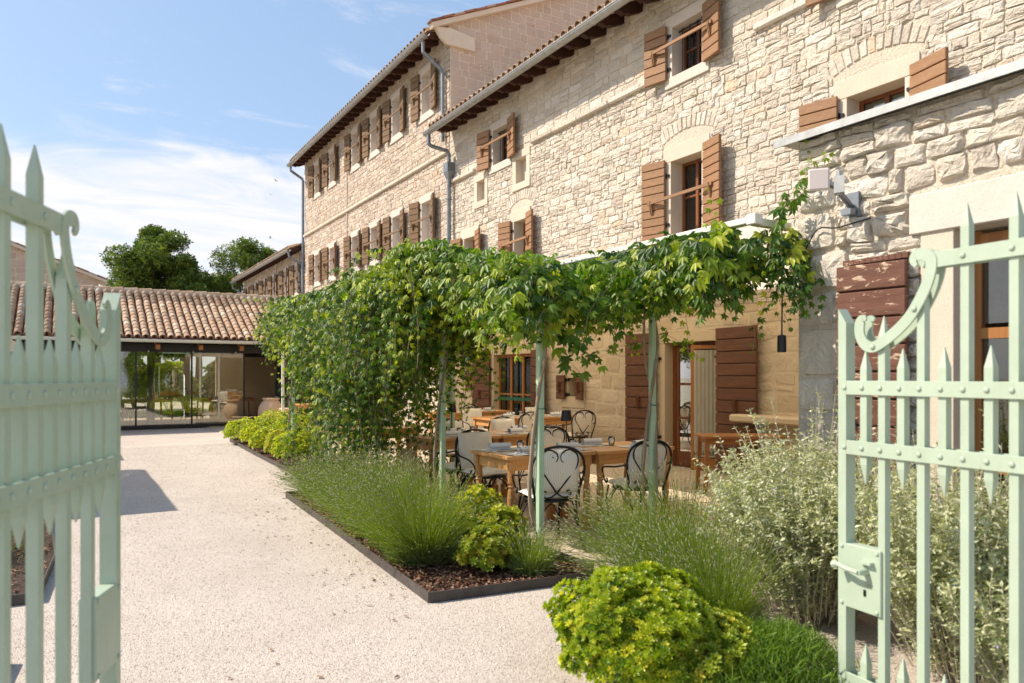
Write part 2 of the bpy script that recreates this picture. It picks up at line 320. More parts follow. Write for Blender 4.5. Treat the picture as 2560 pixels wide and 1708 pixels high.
# ------------------------------------------------------------------ object helpers
WORG = {}
def tag(o, label=None, cat=None, group=None, kind=None):
    if label: o['label'] = label
    if cat: o['category'] = cat
    if group: o['group'] = group
    if kind: o['kind'] = kind
    return o
def thing(name, loc, label, cat, group=None):
    o = bpy.data.objects.new(name, None); COL.objects.link(o); o.location = loc; o.empty_display_size = 0.2
    WORG[o.name] = Vector(loc); return tag(o, label, cat, group)
def link_mesh(name, me, parent, origin, mat, kind=None, label=None):
    o = bpy.data.objects.new(name, me); COL.objects.link(o)
    if mat and not me.materials: me.materials.append(mat)
    if parent is not None:
        o.parent = parent; o.location = origin - WORG[parent.name]
    else: o.location = origin
    WORG[o.name] = origin.copy()
    return tag(o, label, None, None, kind)
class MB:
    def __init__(s): s.v = []; s.f = []; s.t = []
    def add(s, v, f, t=0.0):
        b = len(s.v); s.v += [tuple(p) for p in v]; s.f += [tuple(i + b for i in q) for q in f]; s.t += [t] * len(v); return s
    BF = [(0, 3, 2, 1), (4, 5, 6, 7), (0, 1, 5, 4), (1, 2, 6, 5), (2, 3, 7, 6), (3, 0, 4, 7)]
    def box(s, x0, y0, z0, x1, y1, z1, t=0.0):
        return s.add([(x0, y0, z0), (x1, y0, z0), (x1, y1, z0), (x0, y1, z0), (x0, y0, z1), (x1, y0, z1), (x1, y1, z1), (x0, y1, z1)], MB.BF, t)
    def obox(s, c, a, b, d, t=0.0):
        """box from centre and three half-extent vectors"""
        c, a, b, d = Vector(c), Vector(a), Vector(b), Vector(d)
        return s.add([c - a - b - d, c + a - b - d, c + a + b - d, c - a + b - d, c - a - b + d, c + a - b + d, c + a + b + d, c - a + b + d], MB.BF, t)
    def bbox(s, c, a, b, d, bev=0.006, t=0.0):
        """bevelled box: eight corners each split in three"""
        c = Vector(c); ax = [Vector(a), Vector(b), Vector(d)]; L = [x.length for x in ax]; u = [x.normalized() for x in ax]
        v = []; idx = {}
        for sx in (-1, 1):
            for sy in (-1, 1):
                for sz in (-1, 1):
                    sg = (sx, sy, sz)
                    for k in range(3):
                        p = c.copy()
                        for j in range(3):
                            p += u[j] * sg[j] * (L[j] if j == k else L[j] - min(bev, L[j] * 0.45))
                        idx[(sg, k)] = len(v); v.append(p)
        f = []
        for k in range(3):
            i, j = [(1, 2), (2, 0), (0, 1)][k]
            for sgk in (-1, 1):
                q = []
                for (si, sj) in ((-1, -1), (1, -1), (1, 1), (-1, 1)):
                    g = [0, 0, 0]; g[k] = sgk; g[i] = si; g[j] = sj; q.append(idx[(tuple(g), k)])
                f.append(q if sgk > 0 else q[::-1])
        for k in range(3):
            i, j = [(1, 2), (2, 0), (0, 1)][k]
            for si in (-1, 1):
                for sj in (-1, 1):
                    g0 = [0, 0, 0]; g1 = [0, 0, 0]; g0[k] = -1; g1[k] = 1
                    for g in (g0, g1): g[i] = si; g[j] = sj
                    g0, g1 = tuple(g0), tuple(g1)
                    q = [idx[(g0, i)], idx[(g1, i)], idx[(g1, j)], idx[(g0, j)]]
                    f.append(q if si * sj < 0 else q[::-1])
        for sx in (-1, 1):
            for sy in (-1, 1):
                for sz in (-1, 1):
                    g = (sx, sy, sz); q = [idx[(g, 0)], idx[(g, 1)], idx[(g, 2)]]
                    f.append(q if sx * sy * sz > 0 else q[::-1])
        return s.add(v, f, t)
    def tube(s, pts, r, n=6, cap=True, t=0.0):
        pts = [Vector(p) for p in pts]; m = len(pts); rr = r if isinstance(r, (list, tuple)) else [r] * m
        tans = [(pts[min(i + 1, m - 1)] - pts[max(i - 1, 0)]).normalized() for i in range(m)]
        up = Vector((0, 0, 1)) if abs(tans[0].z) < 0.9 else Vector((1, 0, 0))
        N = (up - tans[0] * up.dot(tans[0])).normalized(); v = []; f = []
        for i in range(m):
            N = (N - tans[i] * N.dot(tans[i])); N = N.normalized() if N.length > 1e-6 else tans[i].orthogonal().normalized()
            B = tans[i].cross(N)
            for k in range(n):
                a = 2 * math.pi * k / n; v.append(pts[i] + (N * math.cos(a) + B * math.sin(a)) * rr[i])
        for i in range(m - 1):
            for k in range(n):
                f.append((i * n + k, i * n + (k + 1) % n, (i + 1) * n + (k + 1) % n, (i + 1) * n + k))
        if cap: f.append(tuple(range(n))[::-1]); f.append(tuple((m - 1) * n + k for k in range(n)))
        return s.add(v, f, t)
    def lathe(s, prof, c=(0, 0, 0), n=14, t=0.0):
        v = []; f = []; m = len(prof)
        for r, z in prof:
            for k in range(n):
                a = 2 * math.pi * k / n; v.append((c[0] + r * math.cos(a), c[1] + r * math.sin(a), c[2] + z))
        for i in range(m - 1):
            for k in range(n): f.append((i * n + k, i * n + (k + 1) % n, (i + 1) * n + (k + 1) % n, (i + 1) * n + k))
        f.append(tuple(range(n))[::-1]); f.append(tuple((m - 1) * n + k for k in range(n)))
        return s.add(v, f, t)
    def prism(s, poly, o, U, V, N, th, t=0.0):
        o, U, V, N = Vector(o), Vector(U), Vector(V), Vector(N); k = len(poly)
        v = [o + U * a + V * b for a, b in poly] + [o + U * a + V * b + N * th for a, b in poly]
        f = [tuple(range(k))[::-1], tuple(range(k, 2 * k))] + [(i, (i + 1) % k, k + (i + 1) % k, k + i) for i in range(k)]
        return s.add(v, f, t)
    def build(s, name, mat, parent=None, smooth=False, kind=None, label=None, cat=None, group=None, origin=None):
        if not s.v: return None
        a = np.array(s.v, dtype=np.float32)
        if origin is None:
            lo, hi = a.min(0), a.max(0); origin = Vector(((lo[0] + hi[0]) / 2, (lo[1] + hi[1]) / 2, (lo[2] + hi[2]) / 2 if parent is not None else lo[2]))
        origin = Vector(origin)
        me = bpy.data.meshes.new(name); me.from_pydata((a - np.array(origin, dtype=np.float32)).tolist(), [], s.f)
        if any(s.t):
            at = me.attributes.new('tint', 'FLOAT', 'POINT'); at.data.foreach_set('value', np.array(s.t, dtype=np.float32))
        if smooth: me.shade_smooth()
        me.materials.append(mat)
        o = link_mesh(name, me, parent, origin, None, kind, label)
        return tag(o, None, cat, group)
def kids(o): return list(o.children)
def copy_tree(o, parent=None):
    c = o.copy(); COL.objects.link(c); c.parent = parent
    WORG[c.name] = WORG[o.name]
    for ch in kids(o):
        copy_tree(ch, c)
    return c
def catmull(P, n=6):
    P = [Vector(p) for p in P]; out = []
    for i in range(len(P) - 1):
        p0, p1, p2, p3 = P[max(i - 1, 0)], P[i], P[i + 1], P[min(i + 2, len(P) - 1)]
        for k in range(n):
            t = k / n
            out.append(0.5 * ((2 * p1) + (p2 - p0) * t + (2 * p0 - 5 * p1 + 4 * p2 - p3) * t * t + (3 * p1 - p0 - 3 * p2 + p3) * t ** 3))
    out.append(P[-1]); return out

def scatter(name, tv, tf, pos, mats, tints, mat, parent=None, origin=(0, 0, 0), kind=None, label=None, smooth=False, vt=None):
    """one mesh of many copies of a small template (tv verts, tf faces of one size), pos Nx3, mats Nx3x3"""
    tv = np.asarray(tv, dtype=np.float32); tf = np.asarray(tf, dtype=np.int32); N = len(pos); k = len(tv); fs = tf.shape[1]
    origin = Vector(origin)
    V = np.einsum('nij,kj->nki', mats, tv) + np.asarray(pos)[:, None, :] - np.array(origin)
    F = (tf[None] + (np.arange(N) * k)[:, None, None]).reshape(-1)
    me = bpy.data.meshes.new(name); me.vertices.add(N * k); me.vertices.foreach_set('co', V.astype(np.float32).reshape(-1))
    me.loops.add(len(F)); me.loops.foreach_set('vertex_index', F)
    nf = N * len(tf); me.polygons.add(nf)
    me.polygons.foreach_set('loop_start', np.arange(nf, dtype=np.int32) * fs)
    T = np.repeat(np.asarray(tints, dtype=np.float32), k)
    if vt is not None: T = np.clip(T + np.tile(np.asarray(vt, dtype=np.float32), N), 0, 0.999)
    at = me.attributes.new('tint', 'FLOAT', 'POINT'); at.data.foreach_set('value', T)
    me.update(calc_edges=True)
    if smooth: me.shade_smooth()
    me.materials.append(mat)
    return link_mesh(name, me, parent, origin, None, kind, label)
def frames(tip, normal, size):
    """rotation matrices with Y along tip, Z about normal; size N or Nx3"""
    tip = np.asarray(tip, float); tip /= np.linalg.norm(tip, axis=1, keepdims=True) + 1e-9
    normal = np.asarray(normal, float); x = np.cross(tip, normal); x /= np.linalg.norm(x, axis=1, keepdims=True) + 1e-9
    z = np.cross(x, tip); Mx = np.stack([x, tip, z], axis=2); size = np.asarray(size, float)
    return Mx * (size[:, None, None] if size.ndim == 1 else size[:, None, :])
def rdir(n, bias=(0, 0, 0), amt=1.0):
    d = nr.normal(size=(n, 3)); d /= np.linalg.norm(d, axis=1, keepdims=True); return d * amt + np.asarray(bias)
# ------------------------------------------------------------------ masonry
_c, _s = math.cos(R(30.97)), math.sin(R(30.97))
def project(p):
    """photo pixel (2560 wide) of a world point, only used to rank pieces by how large they show"""
    d = p[0] * _s + p[1] * _c; r = p[0] * _c - p[1] * _s
    return (1280 + 1846 * r / max(d, .01), 940 - 1846 * (p[2] - 1.5) / max(d, .01), d)
def in_view(p, m=60):
    x, y, d = project(p); return d > 0.3 and -m < x < 2560 + m and -m < y < 1708 + m
def panel(name, P0, U, V, N, u0, u1, v0, v1, holes, mat, parent, region=None):
    """the mortar sheet of a wall, cut open at every hole"""
    us = sorted({u0, u1, *[min(max(h[i], u0), u1) for h in holes for i in (0, 1)]}); vs = sorted({v0, v1, *[min(max(h[i], v0), v1) for h in holes for i in (2, 3)]})
    b = MB()
    for i in range(len(us) - 1):
        for j in range(len(vs) - 1):
            a, c, d, e = us[i], us[i + 1], vs[j], vs[j + 1]
            if c - a < 1e-4 or e - d < 1e-4: continue
            mu, mv = (a + c) / 2, (d + e) / 2
            if any(h[0] < mu < h[1] and h[2] < mv < h[3] for h in holes): continue
            if region:
                if j < len(vs) - 2 or True:
                    pl = [(a, d), (c, d), (c, min(e, region(c))), (a, min(e, region(a)))]
                    if pl[2][1] <= d and pl[3][1] <= d: continue
            else: pl = [(a, d), (c, d), (c, e), (a, e)]
            b.prism([(x, y) for x, y in pl], P0, U, V, N, -0.12)
    return b.build(name, mat, parent)
def stonework(part, P0, U, V, N, u0, u1, v0, v1, holes, ch, cw, mat, proud, gap, nind, region=None, jit=0.3, rough=1.0, name='stone', arcs=(), tall=0.12, detail=10):
    P0, U, V, N = Vector(P0), Vector(U), Vector(V), Vector(N)
    quads = []; v = v0
    def wav(u, vv): return (noise.noise(Vector((u * 0.9, vv * 1.7, 3.1))) * 0.9 + noise.noise(Vector((u * 3.1, vv * 3.7, 9.1))) * 0.4) * jit * ch[0] * 1.2
    while v < v1 - 0.02:
        h = rng.uniform(*ch); vb = min(v + h, v1)
        if v1 - vb < ch[0] * 0.5: vb = v1
        hs = [x for x in holes if x[2] < vb - .004 and x[3] > v + .004]
        br = sorted({u0, u1, *[min(max(x[i], u0), u1) for x in hs for i in (0, 1)]})
        for i in range(len(br) - 1):
            a, b = br[i], br[i + 1]
            if b - a < 0.03: continue
            va_, vb_ = v, vb; mu = (a + b) / 2; ok = True
            for x in hs:
                if x[0] < mu < x[1]:
                    if x[2] > v + .035: vb_ = min(vb_, x[2])
                    elif x[3] < vb - .035: va_ = max(va_, x[3])
                    else: ok = False
            if not ok or vb_ - va_ < .03: continue
            u = a
            while u < b - 0.005:
                w = rng.uniform(*cw) * rng.choice((0.6, 0.85, 1, 1, 1.3))
                if b - (u + w) < cw[0] * 0.7: w = b - u
                if w > cw[1] * 1.6: w = w / 2
                if vb_ - va_ > ch[0] * 1.5 and w > cw[0] * 1.1 and rng.random() < tall * 2.2:
                    m = va_ + (vb_ - va_) * rng.uniform(.38, .62); quads.append((u, u + w, va_, m)); quads.append((u, u + w, m, vb_))
                else: quads.append((u, u + w, va_, vb_))
                u += w
        v = vb
    res = []
    for (a, b, c, d) in quads:
        mu, mv = (a + b) / 2, (c + d) / 2
        if region and d > region(mu) - 0.01:
            d = min(d, region(mu) - 0.01)
            if d - c < 0.05: continue
        for (au, av, ar) in arcs:
            if (mu - au) ** 2 + (mv - av) ** 2 < ar * ar: break
        else:
            P = P0 + U * mu + V * mv
            x, y, dist = project(P)
            score = (b - a) / dist if in_view(P, 20) else 0
            res.append((score, a, b, c, d))
    res.sort(key=lambda r_: -r_[0])
    joined = MB()
    for k, (score, a, b, c, d) in enumerate(res):
        g = gap * rng.uniform(.3, 1.8); W, H = b - a, d - c
        j = lambda m: rng.uniform(-m, m)
        e = min(W, H) * 0.10 * jit * 2
        cu = [(a + g, c + g), ((a + b) / 2 + j(W * .15), c + g), (b - g, c + g), (b - g, (c + d) / 2 + j(H * .15)), (b - g, d - g), ((a + b) / 2 + j(W * .15), d - g), (a + g, d - g), (a + g, (c + d) / 2 + j(H * .15))]
        rin = min(W, H) * rng.uniform(0.06, 0.16)
        poly = []
        n8 = len(cu)
        for i, (pu, pv) in enumerate(cu):
            if i in (0, 2, 4, 6):
                sx = 1 if pu < (a + b) / 2 else -1; sy = 1 if pv < (c + d) / 2 else -1
                q1 = (pu + sx * rin * rng.uniform(.5, 1.3), pv); q2 = (pu, pv + sy * rin * rng.uniform(.5, 1.3))
                order = (q2, q1) if i in (0, 4) else (q1, q2)
                for q in order: poly.append((q[0] + j(e), q[1] + j(e * .6)))
            else: poly.append((pu + j(e), pv + j(e * .7)))
        poly = [(pu, pv + wav(pu, c if pv < (c + d) / 2 else d)) for pu, pv in poly]
        n_ = len(poly); cuu = sum(p[0] for p in poly) / n_; cvv = sum(p[1] for p in poly) / n_
        hgt = proud * rng.uniform(0.55, 1.25); tu, tv = j(.5) * rough, j(.5) * rough
        verts = [(pu, pv, -0.012) for pu, pv in poly]
        nz = lambda x, y: .45 * rough * noise.noise(Vector((x * 9, y * 9, 1.7))) + .3 * rough * noise.noise(Vector((x * 21, y * 21, 4.7)))
        big_ = proud > .038
        for kf, hf, rr in (((0.92, 0.62, 0.15), (0.72, .95, .25), (0.4, 1.0, 0.3)) if big_ else ((0.90, 0.75, 0.2), (0.5, 1.0, 0.32))):
            for pu, pv in poly:
                x, y = cuu + (pu - cuu) * kf + j(W * .03 * rough), cvv + (pv - cvv) * kf + j(H * .04 * rough)
                tl = ((x - cuu) / W * tu + (y - cvv) / H * tv)
                verts.append((x, y, max(0.002, hgt * (hf + tl + nz(a + x, c + y) + j(rr) * rough))))
        verts.append((cuu + j(W * .1), cvv + j(H * .1), hgt * (1.05 + j(.35) * rough)))
        f = []
        for i in range(n_):
            k2 = (i + 1) % n_
            f.append((i, k2, n_ + k2, n_ + i)); f.append((n_ + i, n_ + k2, 2 * n_ + k2, 2 * n_ + i))
            if big_: f.append((2 * n_ + i, 2 * n_ + k2, 3 * n_ + k2, 3 * n_ + i)); f.append((3 * n_ + i, 3 * n_ + k2, 4 * n_))
            else: f.append((2 * n_ + i, 2 * n_ + k2, 3 * n_))
        wv = [P0 + U * p[0] + V * p[1] + N * p[2] for p in verts]
        t = rng.uniform(0.01, 0.98)
        if k < nind and score > 0: MB().add(wv, f, t).build(name, mat, part)
        else: joined.add(wv, f, t)
    joined.build('rubble_masonry', mat, part, kind='stuff')
    return len(res)

EY, EZ = Vector((0, 1, 0)), Vector((0, 0, 1)); NX = Vector((-1, 0, 0)); EX = Vector((1, 0, 0)); NY = Vector((0, -1, 0))

def surround(house, X, y0, y1, z0, z1, bw, lh, sh, mat, depth=0.34, proud=0.035, name='window', kids_=True, arch=False):
    """stone surround as the window part; returns (part, opening)"""
    b = MB(); xo, xi = X - proud, X + depth
    oy0, oy1, oz0, oz1 = y0 + bw, y1 - bw, z0 + sh, z1 - lh
    b.bbox(((xo + xi) / 2, (y0 + oy0) / 2, (oz0 + oz1) / 2), ((xi - xo) / 2, 0, 0), (0, bw / 2, 0), (0, 0, (oz1 - oz0) / 2 + .001), 0.004, 0.2)
    b.bbox(((xo + xi) / 2, (y1 + oy1) / 2, (oz0 + oz1) / 2), ((xi - xo) / 2, 0, 0), (0, bw / 2, 0), (0, 0, (oz1 - oz0) / 2 + .001), 0.004, 0.6)
    b.bbox(((xo + xi) / 2 - .006, (y0 + y1) / 2, (oz1 + z1) / 2), ((xi - xo) / 2, 0, 0), (0, (y1 - y0) / 2 + .01, 0), (0, 0, lh / 2), 0.006, 0.4)
    if sh > 0: b.bbox(((xo + xi) / 2 - .012, (y0 + y1) / 2, (z0 + oz0) / 2), ((xi - xo) / 2, 0, 0), (0, (y1 - y0) / 2 + .015, 0), (0, 0, sh / 2), 0.006, 0.8)
    return b.build(name, mat, house), (oy0, oy1, oz0, oz1)
def casement(win, X, o, mat, leaves=1, mid=True, rail=0.05, glass=None, grille=False, curtain=True, xd=0.22):
    y0, y1, z0, z1 = o; x = X + xd; f = MB()
    f.box(x, y0, z0, x + .05, y0 + rail, z1); f.box(x, y1 - rail, z0, x + .05, y1, z1)
    f.box(x + .002, y0 + rail, z1 - rail, x + .052, y1 - rail, z1); f.box(x + .002, y0 + rail, z0, x + .052, y1 - rail, z0 + rail)
    ys = [y0 + rail + (y1 - y0 - 2 * rail) * k / leaves for k in range(leaves + 1)]
    for k in range(1, leaves): f.box(x - .008, ys[k] - rail * .55, z0 + rail, x + .04, ys[k] + rail * .55, z1 - rail)
    zm = (z0 + z1) / 2 + .05 * (z1 - z0)
    if mid:
        for k in range(leaves): f.box(x + .006, ys[k] + .003, zm - .018, x + .045, ys[k + 1] - .003, zm + .018)
    f.build('frame', mat, win)
    for k in range(leaves):
        for (a, b) in ([(z0 + rail, zm), (zm, z1 - rail)] if mid else [(z0 + rail, z1 - rail)]):
            MB().box(x + .026, ys[k], a, x + .03, ys[k + 1], b).build('pane', M['glass'], win)
    if curtain: MB().box(x + .10, y0, z0, x + .105, y1, z1).build('curtain', M['cushion_plain'], win)
    MB().box(x + .5, y0 - .3, z0 - .3, x + .52, y1 + .3, z1 + .3).build('room_shade_sheet', M['interior'], win)  # flat dark sheet standing in for the shade of the room behind
    if grille:
        g = MB(); n_ = 4
        for k in range(n_):
            yy = y0 + (y1 - y0) * (k + .5) / n_; g.tube([(X + .12, yy, z0 - .01), (X + .12, yy, z1 + .01)], .008, 6)
        for zz in (z0 + .04, z1 - .04): g.box(X + .108, y0, zz - .012, X + .116, y1, zz + .012)
        g.build('grille', M['iron'], win)
def shutter(house, X, yh, sgn, w, z0, z1, ang, mat, nb=7, bracket=None, th=0.028):
    """open shutter hinged at yh, swinging out towards sgn*Y, standing ang off the wall"""
    e = Vector((-math.sin(ang), sgn * math.cos(ang), 0)); n = Vector((-math.cos(ang), -sgn * math.sin(ang), 0))
    h = Vector((X - 0.075, yh, 0)); zc = Vector((0, 0, 1)); H = (z1 - z0)
    bt = MB()   # backing battens with vertical joints
    bt.bbox(h + e * (w / 2) - n * .012 + zc * ((z0 + z1) / 2), e * (w / 2 - .004), n * .011, zc * (H / 2 - .004), .003, 0.3)
    s = bt.build('shutter', mat, house)
    p = H / nb
    for k in range(nb):
        c = h + e * (w / 2) + n * (th / 2 + .001) + zc * (z0 + p * (k + .5))
        jt = rng.uniform(-.0015, .0015)
        MB().bbox(c + n * jt, e * (w / 2), n * (th / 2), zc * (p / 2 - .006), .007, rng.uniform(.01, .98)).build('board', mat, s)
    hb = MB()
    for zz in (z0 + H * .2, z0 + H * .8):
        hb.obox(Vector((X - .03, yh - sgn * .03, zz)), (.03, 0, 0), (0, .035, 0), (0, 0, .02)); hb.tube([Vector((X - .045, yh, zz - .04)), Vector((X - .045, yh, zz + .04))], .012, 6)
    hb.build('hinge', M['iron'], s)
    if bracket is not None:
        zb = z0 + H * bracket; c = h + e * (w * .52) + n * (th + .002)
        b = MB(); o = c + zc * zb
        for off in (-.016, .012):
            b.prism([(0, .10), (.055, .10), (.055, .04), (.018, -.12), (0, -.12)], o + e * off, n, zc, e, .014)
        b.build('bracket', mat, s)
        return c + n * .035 + zc * (zb + .07)
    return None
def crossbar(house, a, b, mat):
    d = (b - a); L = d.length; u = d / L; v = u.cross(EZ).normalized()
    MB().bbox((a + b) / 2, u * (L / 2 + .07), v * .014, EZ * .026, .004, .4).build('crossbar', mat, house)

def arch_voussoirs(house, P0, U, V, N, cu, v0, w, rise, hgt, th, mat, n_=11, proud=.017):
    """a flat relieving arch of upright stones over a lintel; returns centre and radius of the ring"""
    Rr = (w * w / 4 + rise * rise) / (2 * rise); cv = v0 + rise - Rr; a0 = math.asin(w / 2 / Rr)
    for k in range(n_):
        t0 = -a0 + 2 * a0 * k / n_ + .002; t1 = -a0 + 2 * a0 * (k + 1) / n_ - .002
        pts = []
        for t, r_ in ((t0, Rr), (t1, Rr), (t1 * 1.0, Rr + hgt * rng.uniform(.85, 1.1)), (t0 * 1.0, Rr + hgt * rng.uniform(.85, 1.1))):
            pts.append((cu + math.sin(t) * r_, cv + math.cos(t) * r_))
        c = (sum(p[0] for p in pts) / 4, sum(p[1] for p in pts) / 4)
        P = [P0 + U * p[0] + V * p[1] - N * .01 for p in pts]; Q = [P0 + U * (c[0] + (p[0] - c[0]) * .75) + V * (c[1] + (p[1] - c[1]) * .8) + N * proud * rng.uniform(.6, 1.3) for p in pts]
        MB().add(P + Q, [(0, 1, 5, 4), (1, 2, 6, 5), (2, 3, 7, 6), (3, 0, 4, 7), (4, 5, 6), (4, 6, 7)], rng.uniform(.01, .98)).build('arch_stone', mat, house)
    return cu, cv, Rr + hgt

# ------------------------------------------------------------------ ground
XF = 8.43      # plane of the long facades
def sheet(name, x0, y0, x1, y1, z, mat, label=None, kind='structure', n=1):
    b = MB().add([(x0, y0, z), (x1, y0, z), (x1, y1, z), (x0, y1, z)], [(0, 1, 2, 3)])
    return b.build(name, mat, None, kind=kind, origin=(0, 0, 0))
sheet('ground', -400, -60, 400, 700, -0.012, M['earth'])
sheet('gravel_path', -14, -6, 5.0, 22.9, 0.0, M['gravel'])
terr = MB().box(3.42, 4.42, -0.1, XF + .3, 22.9, 0.012).build('terrace', M['mortar'], None, kind='structure')
# paving stones of the terrace, each its own piece
yy = 4.42; cnt = 0; slabs = []
while yy < 22.8:
    h = rng.uniform(.42, .62); xx = 3.42 + rng.uniform(-.0, .12)
    while xx < XF - .05:
        w = rng.uniform(.45, .85); w = min(w, XF - xx)
        if XF - (xx + w) < .25: w = XF - xx
        slabs.append((xx, yy, w, h)); xx += w
    yy += h
slabs.sort(key=lambda s_: s_[1]); rest = MB()
for k, (x, y, w, h) in enumerate(slabs):
    a = MB() if k < 290 else rest
    g = .007; z = .026 + rng.uniform(-.002, .003)
    a.bbox((x + w / 2, y + h / 2, z / 2 + .006), (w / 2 - g, 0, 0), (0, h / 2 - g, 0), (0, 0, z / 2), .006, rng.uniform(.01, .98))
    if k < 290: a.build('paving_stone', M['slab'], terr)
rest.build('far_paving', M['slab'], terr, kind='stuff')
TZ = .034

# ------------------------------------------------------------------ near house
house = thing('stone_farmhouse', (XF, 10, 0), 'long cream rubble stone farmhouse with brown shutters and a zinc gutter, behind the vine pergola', 'house')
HY0, HY1, HZ = 3.0, 17.15, 7.95
wins = {   # y0, y1, z0, z1
    'A': (14.03, 14.99, 6.18, 7.34), 'B': (8.15, 9.08, 6.18, 7.34), 'C': (5.02, 5.93, 6.18, 7.34),
    'n1': (15.12, 15.78, 5.52, 6.32), 'n2': (13.27, 13.98, 5.55, 6.40),
    'D': (8.13, 9.13, 3.58, 5.22), 'E': (13.25, 14.05, 3.6, 5.12), 'F': (15.55, 16.45, 3.7, 5.12), 'G': (4.88, 5.97, 3.66, 5.24),
    'door': (7.9, 9.25, 0.0, 2.2), 'sw': (11.35, 12.08, .88, 1.68), 'fd': (13.1, 14.95, 0.0, 2.12), 'sw2': (15.35, 16.0, 1.0, 1.75)}
holes = [(a, b, c, d) for a, b, c, d in wins.values()]
wall = panel('wall', (XF, 0, 0), EY, EZ, NX, HY0, HY1, 2.55, HZ, holes, M['mortar'], house)
wallb = panel('ground_floor_wall', (XF, 0, 0), EY, EZ, NX, 3.88, HY1, 0, 2.55, holes, M['mortar_warm'], house)
arcs = []
for k_, wd in (('D', 1.25), ('G', 1.35), ('E', 1.05)):
    a, b, c, d = wins[k_]; arcs.append(arch_voussoirs(house, Vector((XF, 0, 0)), EY, EZ, NX, (a + b) / 2, d + .03, wd, .17, .24, .07, M['stone'], 14))
def arc_hole(cu, cv, r, a, b, d): return (a - .02, b + .02, d, d + .12)
hh = holes + [(wins[k_][0] - .05, wins[k_][1] + .05, wins[k_][3], wins[k_][3] + .14) for k_ in ('D', 'G', 'E')]
hh += [(wins[k_][0] - .1, wins[k_][1] + .1, wins[k_][3] + .1, wins[k_][3] + .40) for k_ in ('D', 'G', 'E')]
SC = [(HY0, HY1, 6.38, 6.50)]          # string course
hw = [h for h in hh]
stonework(wall, (XF, 0, 0), EY, EZ, NX, HY0, HY1, 2.55, 6.42, hw + [(a, b, 6.38, 6.6) for a, b in ()], (.075, .165), (.12, .32), M['stone'], .021, .002, 290, jit=.45, tall=.2)
stonework(wall, (XF, 0, 0), EY, EZ, NX, HY0, HY1, 6.50, HZ, hw, (.13, .22), (.25, .45), M['stone'], .018, .003, 0, jit=.3, rough=.6)
stonework(wallb, (XF, 0, 0), EY, EZ, NX, 3.88, HY1, 0.02, 2.55, holes, (.18, .30), (.3, .55), M['stone_warm'], .012, .012, 120, jit=.35, rough=.6)
u = HY0
while u < HY1 - .1:
    w = rng.uniform(.5, 1.0); e_ = min(u + w, HY1 - .02)
    skip = any(a - .02 < (u + e_) / 2 < b + .02 and c < 6.45 < d for a, b, c, d in wins.values())
    if not any(a < e_ and b > u and c < 6.45 < d for a, b, c, d in wins.values()):
        MB().bbox((XF - .035, (u + e_) / 2, 6.455 + rng.uniform(-.008, .008)), (.055 + rng.uniform(-.006, .006), 0, 0), (0, (e_ - u) / 2 - .003, 0), (0, 0, .05), .02, rng.uniform(.1, .9)).build('string_course_stone', M['stone'], wall)
    u = e_
# the windows
for k_ in ('A', 'B', 'C'):
    a, b, c, d = wins[k_]
    w, o = surround(house, XF, a, b, c, d, .14, .19, .17, M['dressed_white'])
    casement(w, XF, o, M['frame'], 2, True, .045, grille=True)
    ow = (o[1] - o[0]) / 2 + .05
    p1 = shutter(house, XF, b + .01 - .06, 1, .43, o[2] - .04, o[3] + .06, R(12), M['shutter'], 6, .48)
    p2 = shutter(house, XF, a + .06, -1, .43, o[2] - .04, o[3] + .06, R(13), M['shutter'], 6, .48)
    crossbar(house, p1, p2, M['shutter'])
for k_ in ('n1', 'n2'):
    a, b, c, d = wins[k_]; w, o = surround(house, XF, a, b, c, d, .14, .17, .15, M['dressed'], .2, .03, 'niche')
    MB().box(XF + .14, o[0], o[2], XF + .2, o[1], o[3]).build('niche_back', M['dressed'], w)
for k_, nb, br, bw in (('D', 10, .44, .16), ('E', 9, .5, .14), ('F', 9, None, .15), ('G', 9, None, .17)):
    a, b, c, d = wins[k_]
    w, o = surround(house, XF, a, b, c, d, bw, .24, .14, M['dressed'])
    casement(w, XF, o, M['frame'], 2 if k_ in 'GD' else 1, True, .05)
    hw_ = {'D': .46, 'E': .4, 'F': .4, 'G': .50}[k_]
    p1 = shutter(house, XF, b - .07, 1, hw_, o[2] - .02, o[3] + .05, R(12), M['shutter'], nb, br)
    p2 = shutter(house, XF, a + .07, -1, hw_, o[2] - .02, o[3] + .10, R(15), M['shutter'], nb, br)
    if p1: crossbar(house, p1, p2, M['shutter'])
